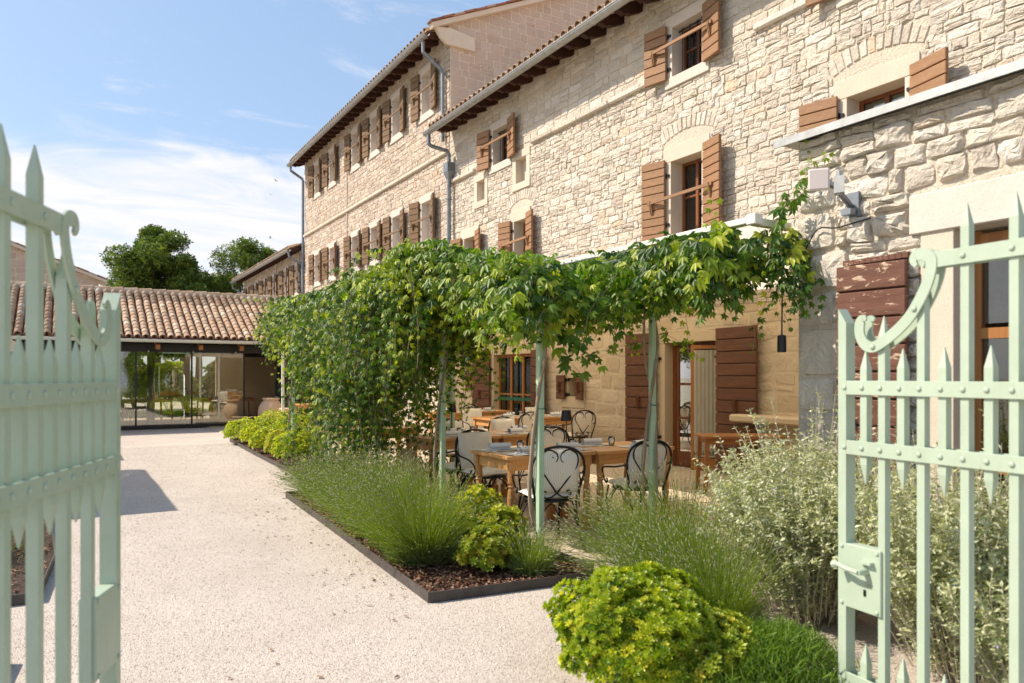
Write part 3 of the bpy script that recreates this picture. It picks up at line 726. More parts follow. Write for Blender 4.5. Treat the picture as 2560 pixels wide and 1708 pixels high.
# door and its shutters (ground floor, under the pergola)
w, o = surround(house, XF, 7.9, 9.25, 0.0, 2.2, .12, .16, 0, M['dressed_warm'], .42, .02, 'french_door')
x = XF + .16; y0, y1 = o[0], o[1]; zt = o[3]
f = MB(); f.box(x, y1 - .07, .02, x + .12, y1, zt); f.box(x, y0, .02, x + .12, y0 + .05, zt); f.box(x + .001, y0 + .05, zt - .05, x + .121, y1 - .07, zt)
f.build('door_frame', M['frame'], w)
def door_leaf(parent, hinge, ang, wd, h, mat, nm, bot=.28):
    e = Vector((-math.sin(ang), math.cos(ang), 0)) if nm > 0 else Vector((-math.sin(ang), -math.cos(ang), 0)); n = e.cross(EZ)
    b = MB(); s_ = .06; H0 = Vector(hinge)
    def seg(a0, a1, z0, z1, th=.02): b.bbox(H0 + e * ((a0 + a1) / 2) + EZ * ((z0 + z1) / 2), e * ((a1 - a0) / 2), n * th, EZ * ((z1 - z0) / 2), .005, .5)
    seg(0, s_, 0, h); seg(wd - s_, wd, 0, h); seg(s_, wd - s_, h - s_, h); seg(s_, wd - s_, 0, bot)
    for k in (1, 2): zz = bot + (h - s_ - bot) * k / 3; seg(s_, wd - s_, zz - .02, zz + .02, .017)
    seg(-.0, wd, .02, .06, .03)
    d = b.build('door_leaf', mat, parent)
    zs = [bot, bot + (h - s_ - bot) / 3, bot + 2 * (h - s_ - bot) / 3, h - s_]
    for k in range(3): MB().obox(H0 + e * (wd / 2) + EZ * ((zs[k] + zs[k + 1]) / 2), e * (wd / 2 - s_), n * .003, EZ * ((zs[k + 1] - zs[k]) / 2 - .01)).build('door_pane', M['glass'], parent)
    c = MB(); N_ = 28
    for k in range(N_):
        a0 = s_ + (wd - 2 * s_) * k / N_; a1 = s_ + (wd - 2 * s_) * (k + 1) / N_
        o0, o1 = .045 + .008 * math.sin(k * 1.3), .045 + .008 * math.sin((k + 1) * 1.3)
        zb0 = bot + .08 + (.03 if k % 4 < 2 else .0); zb1 = bot + .08 + (.03 if (k + 1) % 4 < 2 else .0)
        P = [H0 + e * a0 + n * o0 * -1 + EZ * zb0, H0 + e * a1 - n * o1 + EZ * zb1, H0 + e * a1 - n * o1 + EZ * (h - .08), H0 + e * a0 - n * o0 + EZ * (h - .08)]
        c.add(P, [(0, 1, 2, 3)])
    c.build('net_curtain', M['curtain'], parent)
door_leaf(w, (x + .02, y1 - .08, .02), R(-8), .56, zt - .08, M['frame'], -1, .24)
door_leaf(w, (x + .02, y0 + .06, .02), R(28), .48, zt - .08, M['frame_light'], 1, .20)
MB().box(XF + .9, y0 - .6, 0, XF + .92, y1 + 1, 2.4).build('room_shade_sheet', M['interior'], w)  # dark sheet in place of the unlit room behind the door
shutter(house, XF - .01, 7.93, -1, .80, .06, 2.22, R(3.5), M['shutter_dark'], 12, .46)
shutter(house, XF - .01, 9.27, 1, .64, .06, 2.22, R(10), M['shutter_dark'], 12, .46)
# small ground-floor windows
for k_ in ('sw', 'sw2'):
    a, b, c, d = wins[k_]; w, o = surround(house, XF, a, b, c, d, .2, .22, .22, M['dressed_warm'], .3, .02)
    casement(w, XF, o, M['frame'], 1, False, .04, curtain=False)
    p = shutter(house, XF, a + .17, -1, .22, o[2] - .06, o[3] + .06, R(4), M['shutter_dark'], 3, .5)
    p = shutter(house, XF, b - .17, 1, .22, o[2] - .06, o[3] + .06, R(10), M['shutter_dark'], 3, .5)
arch_voussoirs(house, Vector((XF, 0, 0)), EY, EZ, NX, 11.72, 1.78, .7, .14, .16, .05, M['stone_warm'], 9, .012)
# glazed double door further back
w, o = surround(house, XF, 13.1, 14.95, 0, 2.12, .1, .14, 0, M['dressed_warm'], .3, .02, 'glazed_door')
casement(w, XF, o, M['frame_light'], 3, True, .06, curtain=True, xd=.12)
MB().box(XF + .1, o[0], .95, XF + .112, o[1], 1.02).build('push_bar', M['tie'], w)
shutter(house, XF, 13.12, -1, .6, .06, 2.05, R(8), M['shutter_dark'], 11, .5)
shutter(house, XF, 14.93, 1, .6, .06, 2.05, R(12), M['shutter_dark'], 11, .5)
# stone shelf beside the door
MB().bbox((XF - .17, 6.75, .90), (.18, 0, 0), (0, .72, 0), (0, 0, .055), .035, .5).build('stone_shelf', M['dressed_warm'], house)

# eaves: rafters, soffit tiles, gutter, edge tiles, roof slope
def eaves(hs, X, y0, y1, zg, out_, step, slope=.45, tiles=True, rail=1.7, gr=.085, nsof=True, rz=0.0):
    gx = X - out_; zr = zg + .045
    roof = MB(); L = 7.0
    roof.add([(gx + .02, y0, zr + .07), (X + L, y0, zr + .07 + (X + L - gx) * slope), (X + L, y1, zr + .07 + (X + L - gx) * slope), (gx + .02, y1, zr + .07),
              (gx + .02, y0, zr + .12), (X + L, y0, zr + .12 + (X + L - gx) * slope), (X + L, y1, zr + .12 + (X + L - gx) * slope), (gx + .02, y1, zr + .12)], MB.BF)
    rf = roof.build('roof', M['soffit'], hs)
    u = Vector((1, 0, slope)).normalized(); nn = Vector((-slope, 0, 1)).normalized()
    y = y0 + .12
    while y < y1 - .05:
        c0 = Vector((gx + .10, y, zr + .0)); Ln = out_ + .25
        b = MB(); hh_ = .075
        # rafter end with a carved lower edge
        pr = [(0, .10), (0, .0), (.07, -.03), (.13, -.085), (.20, -.07), (.27, -.11), (Ln, -.11), (Ln, .06)]
        b.prism([(px, pz - .04) for px, pz in pr], c0 - EY * .055, u, nn, EY, .11, rng.uniform(.01, .98))
        b.build('rafter', M['rafter'], rf)
        y += step
    g = MB(); n_ = 8; prof = [(-math.cos(math.pi * k / n_) * gr, -math.sin(math.pi * k / n_) * gr) for k in range(n_ + 1)]
    prof = prof + [(p[0] * .9, p[1] * .9) for p in prof[::-1]]
    g.prism(prof, (gx, y0 - .04, zg + .04), EX, EZ, EY, y1 - y0 + .08)
    g.tube([(gx - gr, y0 - .04, zg + .04), (gx - gr, y1 + .04, zg + .04)], .012, 6)
    yy = y0 + 1
    while yy < y1: g.prism([(p[0] * 1.04, p[1] * 1.04) for p in prof], (gx, yy, zg + .04), EX, EZ, EY, .03); yy += rail
    g.build('gutter', M['zinc'], rf, smooth=False)
    if tiles:
        yy = y0 + .1; k = 0
        while yy < y1 - .05:
            t = MB(); r = .085; n_ = 6; c = Vector((gx + .0, yy, zr + .085))
            ring = lambda q, rr, off: [q + EY * (math.cos(math.pi * i / n_) * rr) + nn * (math.sin(math.pi * i / n_) * rr - off) for i in range(n_ + 1)]
            A, B = ring(c, r, 0), ring(c + u * .42, r * .8, 0); A2, B2 = ring(c, r - .014, 0), ring(c + u * .42, r * .8 - .014, 0); m = n_ + 1
            F = [(i, i + 1, m + i + 1, m + i) for i in range(n_)] + [(2 * m + i, 3 * m + i, 3 * m + i + 1, 2 * m + i + 1) for i in range(n_)] + [(i, 2 * m + i, 2 * m + i + 1, i + 1) for i in range(n_)]
            t.add(A + B + A2 + B2, F, rng.uniform(.01, .98)).build('roof_tile', M['tile'], rf)
            yy += .215; k += 1
    return rf
roof_near = eaves(house, XF, HY0 - .4, HY1 - .02, 7.60, .68, .5, tiles=True)
MB().box(XF, HY0, HZ, XF + .4, HY1, HZ + .3).build('wall_head', M['mortar'], house)
# downpipe between the two houses with its hopper
b = MB(); b.tube([(7.76, 17.0, 7.60), (7.76, 17.0, 7.32)], .05, 10)
b.tube([(7.76, 17.0, 7.34), (7.84, 16.98, 7.28), (8.25, 16.95, 7.22), (8.3, 16.95, 7.15), (8.3, 16.95, 6.9)], .05, 10)
b.tube([(8.3, 16.95, 6.5), (8.3, 16.95, 0.0)], .055, 10)
for zz in (6.0, 5.0, 4.0, 3.0): b.tube([(8.3, 16.95, zz - .02), (8.3, 16.95, zz + .02)], .064, 10)
dp = b.build('downpipe', M['zincd'], house, smooth=False)
b = MB(); b.prism([(-.12, 0), (.12, 0), (.12, .24), (-.12, .24)], (8.2, 16.95 - .0, 6.68), EY, EZ, EX, .22)
b.add([(8.2, 16.83, 6.68), (8.42, 16.83, 6.68), (8.42, 17.07, 6.68), (8.2, 17.07, 6.68), (8.25, 16.9, 6.5), (8.35, 16.9, 6.5), (8.35, 17.0, 6.5), (8.25, 17.0, 6.5)], [(0, 1, 5, 4), (1, 2, 6, 5), (2, 3, 7, 6), (3, 0, 4, 7), (4, 5, 6, 7)])
b.build('rain_hopper', M['zincd'], house)

# ------------------------------------------------------------------ tall house
tall = thing('tall_stone_house', (XF, 24, 0), 'taller three storey stone house with three rows of shuttered windows beyond the near farmhouse', 'house')
TY0, TY1, TZH = 17.16, 30.8, 10.75
cols = [(18.05, 19.02), (20.2, 21.18), (22.08, 23.03), (23.9, 24.88), (26.5, 27.45), (28.42, 29.37)]
th_ = []
for (a, b_) in cols:
    for (c, d) in ((8.52, 10.02), (5.02, 6.47), (1.5, 3.0)): th_.append((a, b_, c, d))
tw = panel('wall', (XF, 0, 0), EY, EZ, NX, TY0, TY1, 0, TZH, th_, M['mortar'], tall)
stonework(tw, (XF, 0, 0), EY, EZ, NX, TY0, TY1, 3.0, TZH, th_ + [(TY0, TY1, 7.24, 7.36)], (.10, .19), (.2, .42), M['stone_tall'], .020, .003, 290, jit=.35)
u = TY0
while u < TY1 - .1:
    e_ = min(u + rng.uniform(.9, 1.4), TY1)
    MB().bbox((XF - .03, (u + e_) / 2, 7.30), (.06, 0, 0), (0, (e_ - u) / 2 - .002, 0), (0, 0, .055), .025, rng.uniform(.1, .9)).build('string_course_stone', M['dressed'], tw); u = e_
MB().tube([(XF - .03, 25.3, 0), (XF - .03, 25.3, 9.9)], .03, 6).build('conduit', M['dressed'], tall)
for i, (a, b_) in enumerate(cols):
    for j_, (c, d) in enumerate(((8.52, 10.02), (5.02, 6.47), (1.5, 3.0))):
        w, o = surround(tall, XF, a, b_, c, d, .16, .2, .2, M['dressed_white'], .25, .04)
        MB().box(XF + .17, o[0], o[2], XF + .2, o[1], o[3]).build('inner_blind', M['dressed_white'], w)
        if j_ == 2: continue
        an = R(rng.choice((9, 13, 17)))
        p1 = shutter(tall, XF, b_ - .06, 1, .40, o[2] - .08, o[3] + .08, an, M['shutter_old'], 7, .45)
        p2 = shutter(tall, XF, a + .08, -1, .38, o[2] - .08, o[3] + .08, an, M['shutter_old'], 7, .45)
        crossbar(tall, p1, p2, M['shutter_old'])
roof_tall = eaves(tall, XF, TY0 + .05, TY1 + .1, 10.05 + .12, .64, .52, tiles=True, slope=.46)
# gable facing the camera
gslope = .46
reg = lambda u_: 10.72 + (u_ - XF) * gslope if u_ < 14.9 else 10.72 + (14.9 - XF) * gslope - (u_ - 14.9) * gslope
gp = MB(); gp.prism([(XF, 6.5), (21.4, 6.5), (21.4, 10.7), (14.9, reg(14.9)), (XF, reg(XF))], (0, TY0 - .02, 0), EX, EZ, NY, -.2)
gw = gp.build('gable_wall', M['mortar'], tall)
stonework(gw, (0, TY0 - .02, 0), EX, EZ, NY, XF, 15.2, 7.4, 13.8, [], (.16, .30), (.22, .5), M['stone_gable'], .014, .007, 290, region=reg, jit=.2, rough=.3)
# raking verge, red tiles and kneeler stone
rk = Vector((1, 0, gslope)).normalized(); rn = Vector((-gslope, 0, 1)).normalized()
s0 = Vector((7.86, TY0 - .10, 10.33)); Lr = 7.6
b = MB(); b.obox(s0 + rk * (Lr / 2) + rn * .02, rk * (Lr / 2), EY * .10, rn * .06); b.build('verge_moulding', M['dressed'], tall)
for k in range(22):
    MB().obox(s0 + rk * (.17 + k * .345) + rn * (.115 + .012 * (k % 2)) - EY * .02, rk * .19, EY * .13, rn * .022, rng.uniform(.05, .9)).build('verge_tile', M['tile_red'], tall)
b = MB(); b.prism([(7.95, 10.36), (8.05, 10.22), (8.12, 10.12), (8.3, 10.0), (9.1, 9.98), (9.1, 10.32), (8.4, 10.42)], (0, TY0 - .02, 0), EX, EZ, NY, .10, .5)
b.build('kneeler_stone', M['dressed'], tall)
b = MB(); b.tube([(7.83, 17.5, 10.12), (7.83, 17.5, 9.85), (8.3, 17.4, 9.45), (8.34, 17.4, 9.35), (8.34, 17.4, 7.6)], .05, 10); b.build('downpipe', M['zincd'], tall)
b = MB(); b.tube([(7.83, 30.75, 10.12), (7.83, 30.75, 9.95), (8.33, 30.85, 9.7), (8.36, 30.85, 9.6), (8.36, 30.85, 0)], .055, 10); b.build('downpipe', M['zincd'], tall)
MB().box(XF + .05, TY1 - .1, 0, 20, TY1, 10.7).build('end_wall', M['mortar'], tall)
# body volumes so nothing shows hollow
# ------------------------------------------------------------------ low far wing
wing = thing('low_stone_wing', (XF, 37, 0), 'low two storey stone wing with close set shutters at the far end of the row', 'house')
WY0, WY1 = 30.95, 43.4
wh = [(a_, a_ + .9, 4.9, 6.4) for a_ in (31.5, 33.4, 35.6, 37.5, 39.6, 41.4)]
ww = panel('wall', (XF, 0, 0), EY, EZ, NX, WY0, WY1, 0, 7.1, wh, M['mortar'], wing)
stonework(ww, (XF, 0, 0), EY, EZ, NX, WY0, WY1, 2.5, 7.1, wh, (.16, .26), (.25, .5), M['stone_tall'], .03, .01, 120, jit=.3)
for (a, b_, c, d) in wh:
    w, o = surround(wing, XF, a, b_, c, d, .15, .18, .18, M['dressed_white'], .25, .04)
    MB().box(XF + .17, o[0], o[2], XF + .2, o[1], o[3]).build('inner_blind', M['dressed_white'], w)
    p1 = shutter(wing, XF, b_ - .1, 1, .38, o[2] - .08, o[3] + .08, R(14), M['shutter_old'], 6, .45)
    p2 = shutter(wing, XF, a + .1, -1, .38, o[2] - .08, o[3] + .08, R(14), M['shutter_old'], 6, .45)
    crossbar(wing, p1, p2, M['shutter_old'])
eaves(wing, XF, WY0 + .05, WY1 + .1, 6.7, .62, .55, slope=.4)
MB().box(XF + .05, WY0 - .12, 0, 16, WY0 - .02, 7.2).build('end_wall', M['mortar'], wing)
MB().tube([(7.81, 43.3, 6.6), (7.85, 43.35, 6.4), (8.35, 43.45, 6.15), (8.38, 43.45, 0)], .05, 8).build('downpipe', M['zincd'], wing)
MB().tube([(7.81, 31.1, 6.7), (7.85, 31.05, 6.45), (8.3, 31.0, 6.2), (8.36, 30.98, 6.1), (8.36, 30.98, 5.2)], .05, 8).build('downpipe', M['zincd'], wing)

# ------------------------------------------------------------------ annex in front on the right
XA = 5.0
annex = thing('stone_annex', (XA, 2.4, 0), 'rock faced stone annex with a grey metal coping, standing forward behind the opened gate leaf', 'annex')
ah = [(.9, 2.88, .0, 2.47)]
AZ = 3.36
aw = panel('wall', (XA, 0, 0), EY, EZ, NX, .2, 3.88, 0, AZ, ah, M['mortar'], annex)
MB().box(XA + .12, 3.76, 0, XF, 3.88, AZ).build('end_wall', M['mortar'], annex)
MB().box(XA + .02, .2, AZ - .1, XF, 3.86, AZ - .002).build('flat_roof', M['mortar'], annex)
hs_ = [(1.06, 2.95, 2.47, 2.80)]
stonework(aw, (XA, 0, 0), EY, EZ, NX, .2, 3.42, .02, 2.47, ah, (.11, .22), (.15, .36), M['stone_big'], .040, .004, 300, jit=.5, rough=.8, tall=.3)
stonework(aw, (XA, 0, 0), EY, EZ, NX, 2.95, 3.42, 2.47, 2.80, [], (.12, .2), (.2, .4), M['stone_big'], .055, .010, 20, jit=.5)
stonework(aw, (XA, 0, 0), EY, EZ, NX, .2, 3.88, 2.80, AZ - .02, [], (.11, .22), (.16, .38), M['stone_big'], .042, .004, 180, jit=.5, rough=.8, tall=.3)
zq = .02; kq = 0
while zq < 2.8 - .1:                                        # quoins at the corner
    h = min(rng.uniform(.26, .40), 2.8 - zq); wq = .46 if kq % 2 else .34
    stonework(aw, (XA, 0, 0), EY, EZ, NX, 3.88 - wq, 3.88, zq, zq + h, [], (h, h + .001), (wq, wq + .01), M['stone_big'], .035, .008, 3, jit=.2, rough=.6, name='corner_stone', tall=0)
    if wq < .46: stonework(aw, (XA, 0, 0), EY, EZ, NX, 3.42, 3.54, zq, zq + h, [], (.12, .18), (.12, .13), M['stone_big'], .05, .008, 2, jit=.3, tall=0)
    zq += h; kq += 1
cp = MB(); cp.obox((6.5, 2.05, AZ + .012), (1.62, 0, 0), (0, 1.97, 0), (0, 0, .006)); cp.obox((XA - .125, 2.05, AZ + .0), (.006, 0, 0), (0, 1.97, 0), (0, 0, .03)); cp.build('metal_coping', M['zinc'], annex)
w, o = surround(annex, XA, .9, 2.88, 0, 2.47, .22, .001, 0, M['dressed'], .35, .03, 'annex_window')
MB().bbox((XA + .1, 1.9, 2.60), (.15, 0, 0), (0, 1.05, 0), (0, 0, .135), .008, .5).build('lintel', M['dressed_white'], annex)
f = MB(); yF = [.9 + .22, 2.66]; x = XA + .17
for a, b_ in ((yF[0], yF[0] + .07), (yF[1] - .07, yF[1])): f.box(x, a, .3, x + .06, b_, 2.46)
for z_ in (.9, 1.78, 2.40): f.box(x - .01, yF[0] + .07, z_ - .035, x + .05, yF[1] - .07, z_ + .035)
f.box(x, 1.86, .3, x + .055, 1.92, 1.74); f.build('window_frame', M['frame_light'], w)
for (a, b_) in ((.9, 1.745), (1.815, 2.365)): MB().box(x + .02, yF[0] + .07, a + .03, x + .026, yF[1] - .07, b_).build('pane', M['glass'], w)
MB().box(x + .06, yF[0], .02, x + .9, yF[0] + .02, 2.4).build('dark_reveal', M['interior'], w); MB().box(x + .6, .5, 0, x + .62, 3.2, 2.5).build('room_shade_sheet', M['interior'], w)  # dark sheets paint in the shade behind the annex window
s_ = shutter(annex, XA - .02, 2.93, 1, .50, .18, 2.30, R(5), M['shutter_peel'], 11, .34)
b = MB()
for k in range(11): b.obox((XA - .06, 2.955 + k * .045, 2.33), (.028, 0, 0), (0, .021, 0), (0, 0, .018), rng.uniform(.1, .9))
b.build('shutter_cap', M['shutter_peel'], annex)

# ------------------------------------------------------------------ far gable on the left
barn = thing('stone_barn', (-1, 33.5, 0), 'stone gable of a barn rising behind the veranda roof, seen past the gate leaf', 'barn')
rg = lambda u_: 5.24 - (u_ - 1.05) * .385
b = MB(); b.prism([(-9, 0), (1.0, 0), (1.0, rg(1.0)), (-4, rg(-4)), (-9, rg(-4) - 2)], (0, 33, 0), EX, EZ, NY, -.3); bw_ = b.build('wall', M['mortar'], barn)
stonework(bw_, (0, 33, 0), EX, EZ, NY, -4.2, 1.0, 3.0, 7.4, [], (.18, .3), (.25, .55), M['stone_gable'], .02, .012, 200, region=lambda u_: rg(max(u_, -4)), jit=.3, rough=.5)
sl = Vector((1, 0, -.385)).normalized(); sn = Vector((.385, 0, 1)).normalized()
b = MB(); b.obox(Vector((-4, 33.5, rg(-4))) + sl * 2.8 + sn * .02, sl * 2.85, EY * .75, sn * .05); rfb = b.build('roof', M['dressed'], barn)
for k in range(16): MB().obox(Vector((-4, 32.95, rg(-4))) + sl * (.2 + k * .35) + sn * (.10 + .015 * (k % 2)), sl * .19, EY * .2, sn * .025, rng.uniform(.05, .9)).build('verge_tile', M['tile'], rfb)
MB().add([(1.0, 33, 5.2), (1.0, 40, 5.2), (-4, 40, rg(-4)), (-4, 33, rg(-4))], [(0, 1, 2, 3)]).build('roof_slope', M['tile_red'], barn)
# ------------------------------------------------------------------ glazed veranda across the end
ver = thing('glazed_veranda', (1.0, 23, 0), 'low glazed veranda with barrel tiled roof and dark framed glass doors beyond the gravel', 'pavilion')
VX0, VX1 = -7.0, XF - .05; GY = 23.0; RY, RZ = 25.6, 4.08; EYV, EZV = 22.35, 2.52
sv = Vector((0, RY - EYV, RZ - EZV)); svn = sv.normalized(); nv = Vector((0, -svn.z, svn.y))
b = MB(); b.add([(VX0, EYV + .02, EZV - .02), (VX1, EYV + .02, EZV - .02), (VX1, RY, RZ - .02), (VX0, RY, RZ - .02)], [(0, 1, 2, 3)])
b.add([(VX0, 28.85, EZV - .02), (VX1, 28.85, EZV - .02), (VX1, RY, RZ - .02), (VX0, RY, RZ - .02)], [(0, 3, 2, 1)])
b.add([(VX0, EYV + .04, EZV - .06), (VX1, EYV + .04, EZV - .06), (VX1, RY, RZ - .10), (VX0, RY, RZ - .10)], [(0, 1, 2, 3)])
vroof = b.build('roof', M['tile_red'], ver)
def tile_mesh(r0, r1, L, n_=7, th=.016, up=True):
    V = []
    for rr in (0, 1):
        for (y, r) in ((0, r0), (L, r1)):
            for i in range(n_ + 1):
                a = math.pi * i / n_; q = r - th * rr
                V.append((math.cos(a) * q, y, math.sin(a) * q * .95 * (1 if up else -1)))
    m = n_ + 1
    F = [(i, i + 1, m + i + 1, m + i) for i in range(n_)] + [(2 * m + i, 3 * m + i, 3 * m + i + 1, 2 * m + i + 1) for i in range(n_)] + [(i, 2 * m + i, 2 * m + i + 1, i + 1) for i in range(n_)]
    return V, F
TV, TF = tile_mesh(.088, .074, .40)
base = np.array([[1, 0, 0], [0, svn.y, -svn.z], [0, svn.z, svn.y]], float)
SL = sv.length; rows = 14; pitch = (SL - .12) / rows; sp = .207
alltiles = []
nx = int((VX1 - VX0) / sp)
for i in range(nx):
    x = VX0 + .1 + i * sp
    for j in range(rows):
        p = np.array([x + rng.uniform(-.006, .006), EYV, EZV]) + np.array(svn) * (j * pitch - .03 + rng.uniform(-.008, .008)) + np.array(nv) * (.055 + rng.uniform(-.004, .004))
        px = project(p); alltiles.append((1 if 280 < px[0] < 790 else 0, p, rng.uniform(-.03, .03), j, i))
alltiles.sort(key=lambda a: (-a[0], a[1][2] + rng.random() * .001))
me_t = bpy.data.meshes.new('roof_tile'); me_t.from_pydata(TV, [], TF); me_t.materials.append(M['tile'])
restp, restm = [], []
for k, (vis, p, tw_, j, i) in enumerate(alltiles):
    tilt = Matrix.Rotation(tw_, 3, 'Z') @ Matrix.Rotation(R(-2.2), 3, 'X')
    Mx = Matrix(base.tolist()) @ tilt
    if k < 295 and vis:
        o = bpy.data.objects.new('roof_tile', me_t); COL.objects.link(o); o.parent = vroof
        o.matrix_local = Matrix.Translation(Vector(p) - WORG[vroof.name]) @ Mx.to_4x4()
    else: restp.append(p); restm.append(np.array(Mx))
scatter('more_roof_tiles', TV, TF, np.array(restp), np.array(restm), nr.random(len(restp)) * .97 + .01, M['tile'], vroof, kind='stuff')
cv_, cf_ = tile_mesh(.088, .088, .42, 5, .014, False)
pp = np.array([[VX0 + .1 + (i + .5) * sp, EYV, EZV] + np.array(svn) * (j * pitch - .03) + np.array(nv) * .09 for i in range(nx) for j in range(rows)])
scatter('channel_tiles', cv_, cf_, pp, np.repeat(base[None], len(pp), 0), nr.random(len(pp)) * .97 + .01, M['tile_red'], vroof, kind='stuff')
x = VX0
while x < VX1:
    b = MB(); b.tube([(x, RY, RZ + .03), (x + .22, RY, RZ + .035), (x + .43, RY, RZ + .05)], [.10, .105, .11], 10); b.build('ridge_tile', M['tile'], vroof); x += .40
b = MB(); b.obox(((VX0 + VX1) / 2, RY - .08, RZ - .0), ((VX1 - VX0) / 2, 0, 0), (0, .06, 0), (0, 0, .07)); b.build('ridge_bedding', M['mortar'], vroof)
b = MB(); n_ = 8; gr = .075; prof = [(-math.cos(math.pi * k / n_) * gr, -math.sin(math.pi * k / n_) * gr) for k in range(n_ + 1)]; prof += [(p[0] * .9, p[1] * .9) for p in prof[::-1]]
b.prism(prof, (VX0, EYV - .06, EZV - .03), EY, EZ, EX, 4.95 - VX0)
b.tube([(VX0, EYV - .135, EZV - .03), (4.95, EYV - .135, EZV - .03)], .012, 6)
for x in (-4.6, -2.4, -.2, 2.0, 4.2): b.prism([(p[0] * 1.05, p[1] * 1.05) for p in prof], (x, EYV - .06, EZV - .03), EY, EZ, EX, .03)
b.build('gutter', M['alu_white'], vroof)
b = MB(); b.box(VX0, GY - .06, 2.18, VX1, GY + .12, 2.42); b.box(VX0, GY - .09, 2.30, VX1, GY - .062, 2.40); b.build('beam', M['dark_metal'], ver)
x = VX0 + .3
while x < VX1:
    b = MB(); b.obox((x, GY - .30, 2.44), (.055, 0, 0), Vector((0, .32, .15)), (0, -.03, .06), rng.uniform(.1, .9)); b.build('rafter', M['oak'], ver); x += 1.1
b = MB(); b.box(VX0, GY - .03, 0, 4.5, GY + .08, .10)
b.build('door_track', M['dark_metal'], ver)
mull = [-5.65, -4.2, -2.75, -1.3, .15, 1.6, 3.04, 4.48]
for i, x in enumerate(mull):
    MB().box(x - .022, GY - .01, .10, x + .022, GY + .05, 2.18).build('mullion', M['dark_metal'], ver)
    if i: MB().box(mull[i - 1] + .022, GY + .018, .11, x - .022, GY + .026, 2.17).build('glass_panel', M['glass_clear'], ver)
for x in (6.05,): MB().box(x - .05, GY - .02, 0, x + .05, GY + .08, 2.2).build('post', M['dark_metal'], ver)
for x, y in ((6.75, 23.3), (2.2, 25.6), (6.2, 26.0), (-2.2, 25.6), (3.6, 28.5), (7.6, 28.5), (-.6, 28.5)):
    b = MB(); b.lathe([(.16, 0), (.16, .04), (.11, .08), (.11, 2.35)], (x, y, 0), 16); b.build('column', M['zincd'], ver, smooth=True)
b = MB(); b.box(VX0, 28.6, 2.2, VX1, 28.8, 2.5); b.box(VX0, 28.62, 0, -3.4, 28.75, 2.3); b.build('rear_frame', M['dark_metal'], ver)
MB().box(4.6, 28.62, 0, VX1, 28.75, 2.3).build('rear_wall', M['dressed_warm'], ver)
MB().box(VX0, GY + .1, -.02, VX1, 28.8, .02).build('veranda_floor', M['slab'], ver)
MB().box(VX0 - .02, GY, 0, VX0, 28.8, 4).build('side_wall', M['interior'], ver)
b = MB(); b.box(7.3, 27.9, 0, 8.3, 28.5, 1.3); b.build('dark_cabinet', M['oak'], ver)
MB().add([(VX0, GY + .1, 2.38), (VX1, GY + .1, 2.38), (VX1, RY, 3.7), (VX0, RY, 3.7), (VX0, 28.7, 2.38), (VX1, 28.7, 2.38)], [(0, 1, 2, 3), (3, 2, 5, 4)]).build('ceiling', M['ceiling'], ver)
for x in (1.9, 3.05, 4.2, .75, -.4):
    b = MB(); b.tube([(x, GY - .25, 2.42), (x, GY - .25, 2.27)], .006, 6); b.lathe([(.02, .0), (.022, .05)], (x, GY - .25, 2.22), 8)
    o = b.build('festoon_bulb', M['black'], None, label='clear bulb on a short flex under the veranda eave, one of the evenly spaced row', cat='light bulb', group='bulbs hanging under the veranda eave')
    MB().lathe([(.004, -.085), (.028, -.06), (.032, -.035), (.018, 0)], (x, GY - .25, 2.22), 10).build('bulb_glass', M['bulb'], o, smooth=True)
# courtyard seen through the glass
sheet('rear_courtyard', -14, 28.8, XF + 20, 60, .004, M['gravel'])
sheet('lawn_bed', -9, 29.6, 4.4, 33.0, .012, M['earth'])
GV = [(-.5, 0, 0), (.5, 0, 0), (.0, 0.25, 1)]
n_ = 26000; P = np.stack([nr.uniform(-9, 4.4, n_), nr.uniform(29.6, 32.9, n_), np.full(n_, .012)], 1)
th = nr.uniform(0, 6.28, n_); c_, s2 = np.cos(th), np.sin(th); Mx = np.zeros((n_, 3, 3)); Mx[:, 0, 0] = c_; Mx[:, 0, 1] = -s2; Mx[:, 1, 0] = s2; Mx[:, 1, 1] = c_; Mx[:, 2, 2] = 1
Mx = Mx * np.array([.03, .06, 1.0])[None, None, :]; Mx[:, :, 2] *= nr.uniform(.06, .12, n_)[:, None]
o = scatter('lawn', GV, [(0, 1, 2)], P, Mx, nr.random(n_), M['lawn'], kind='stuff')

# ------------------------------------------------------------------ pergola and awning
perg = thing('pergola', (3.2, 8, 0), 'mint green steel pergola frame carrying the creeper along the terrace edge', 'pergola')
POSTS = [(3.2, 4.9), (3.2, 6.68), (3.2, 8.5), (3.2, 10.4), (3.2, 12.4), (4.46, 5.0), (4.46, 9.0), (4.46, 12.4)]
for k, (x, y) in enumerate(POSTS):
    MB().bbox((x, y, 1.12 if x < 4 else 1.3), (.025, 0, 0), (0, .025, 0), (0, 0, 1.12 if x < 4 else 1.3), .003).build('post', M['post_green'], perg)
MB().bbox((3.2, 9.4, 2.30), (.025, 0, 0), (0, 4.4, 0), (0, 0, .03), .003).build('beam', M['post_green'], perg)
for y in (6.68, 8.5, 10.4, 12.4, 13.7): MB().bbox((3.85, y, 2.42), (.66, 0, 0), (0, .02, 0), (0, 0, .025), .003).build('cross_rail', M['post_green'], perg)
for x in (3.4, 3.65, 3.9, 4.15): MB().tube([(x, 4.8, 2.46), (x, 13.8, 2.46)], .006, 6).build('wire', M['zincd'], perg)
aw_ = thing('terrace_awning', (4.6, 9, 0), 'off white framed fabric awning roofing the dining terrace behind the creeper', 'awning')
MB().bbox((4.52, 9.05, 2.70), (.04, 0, 0), (0, 5.1, 0), (0, 0, .026), .006).build('front_rail', M['alu_white'], aw_)
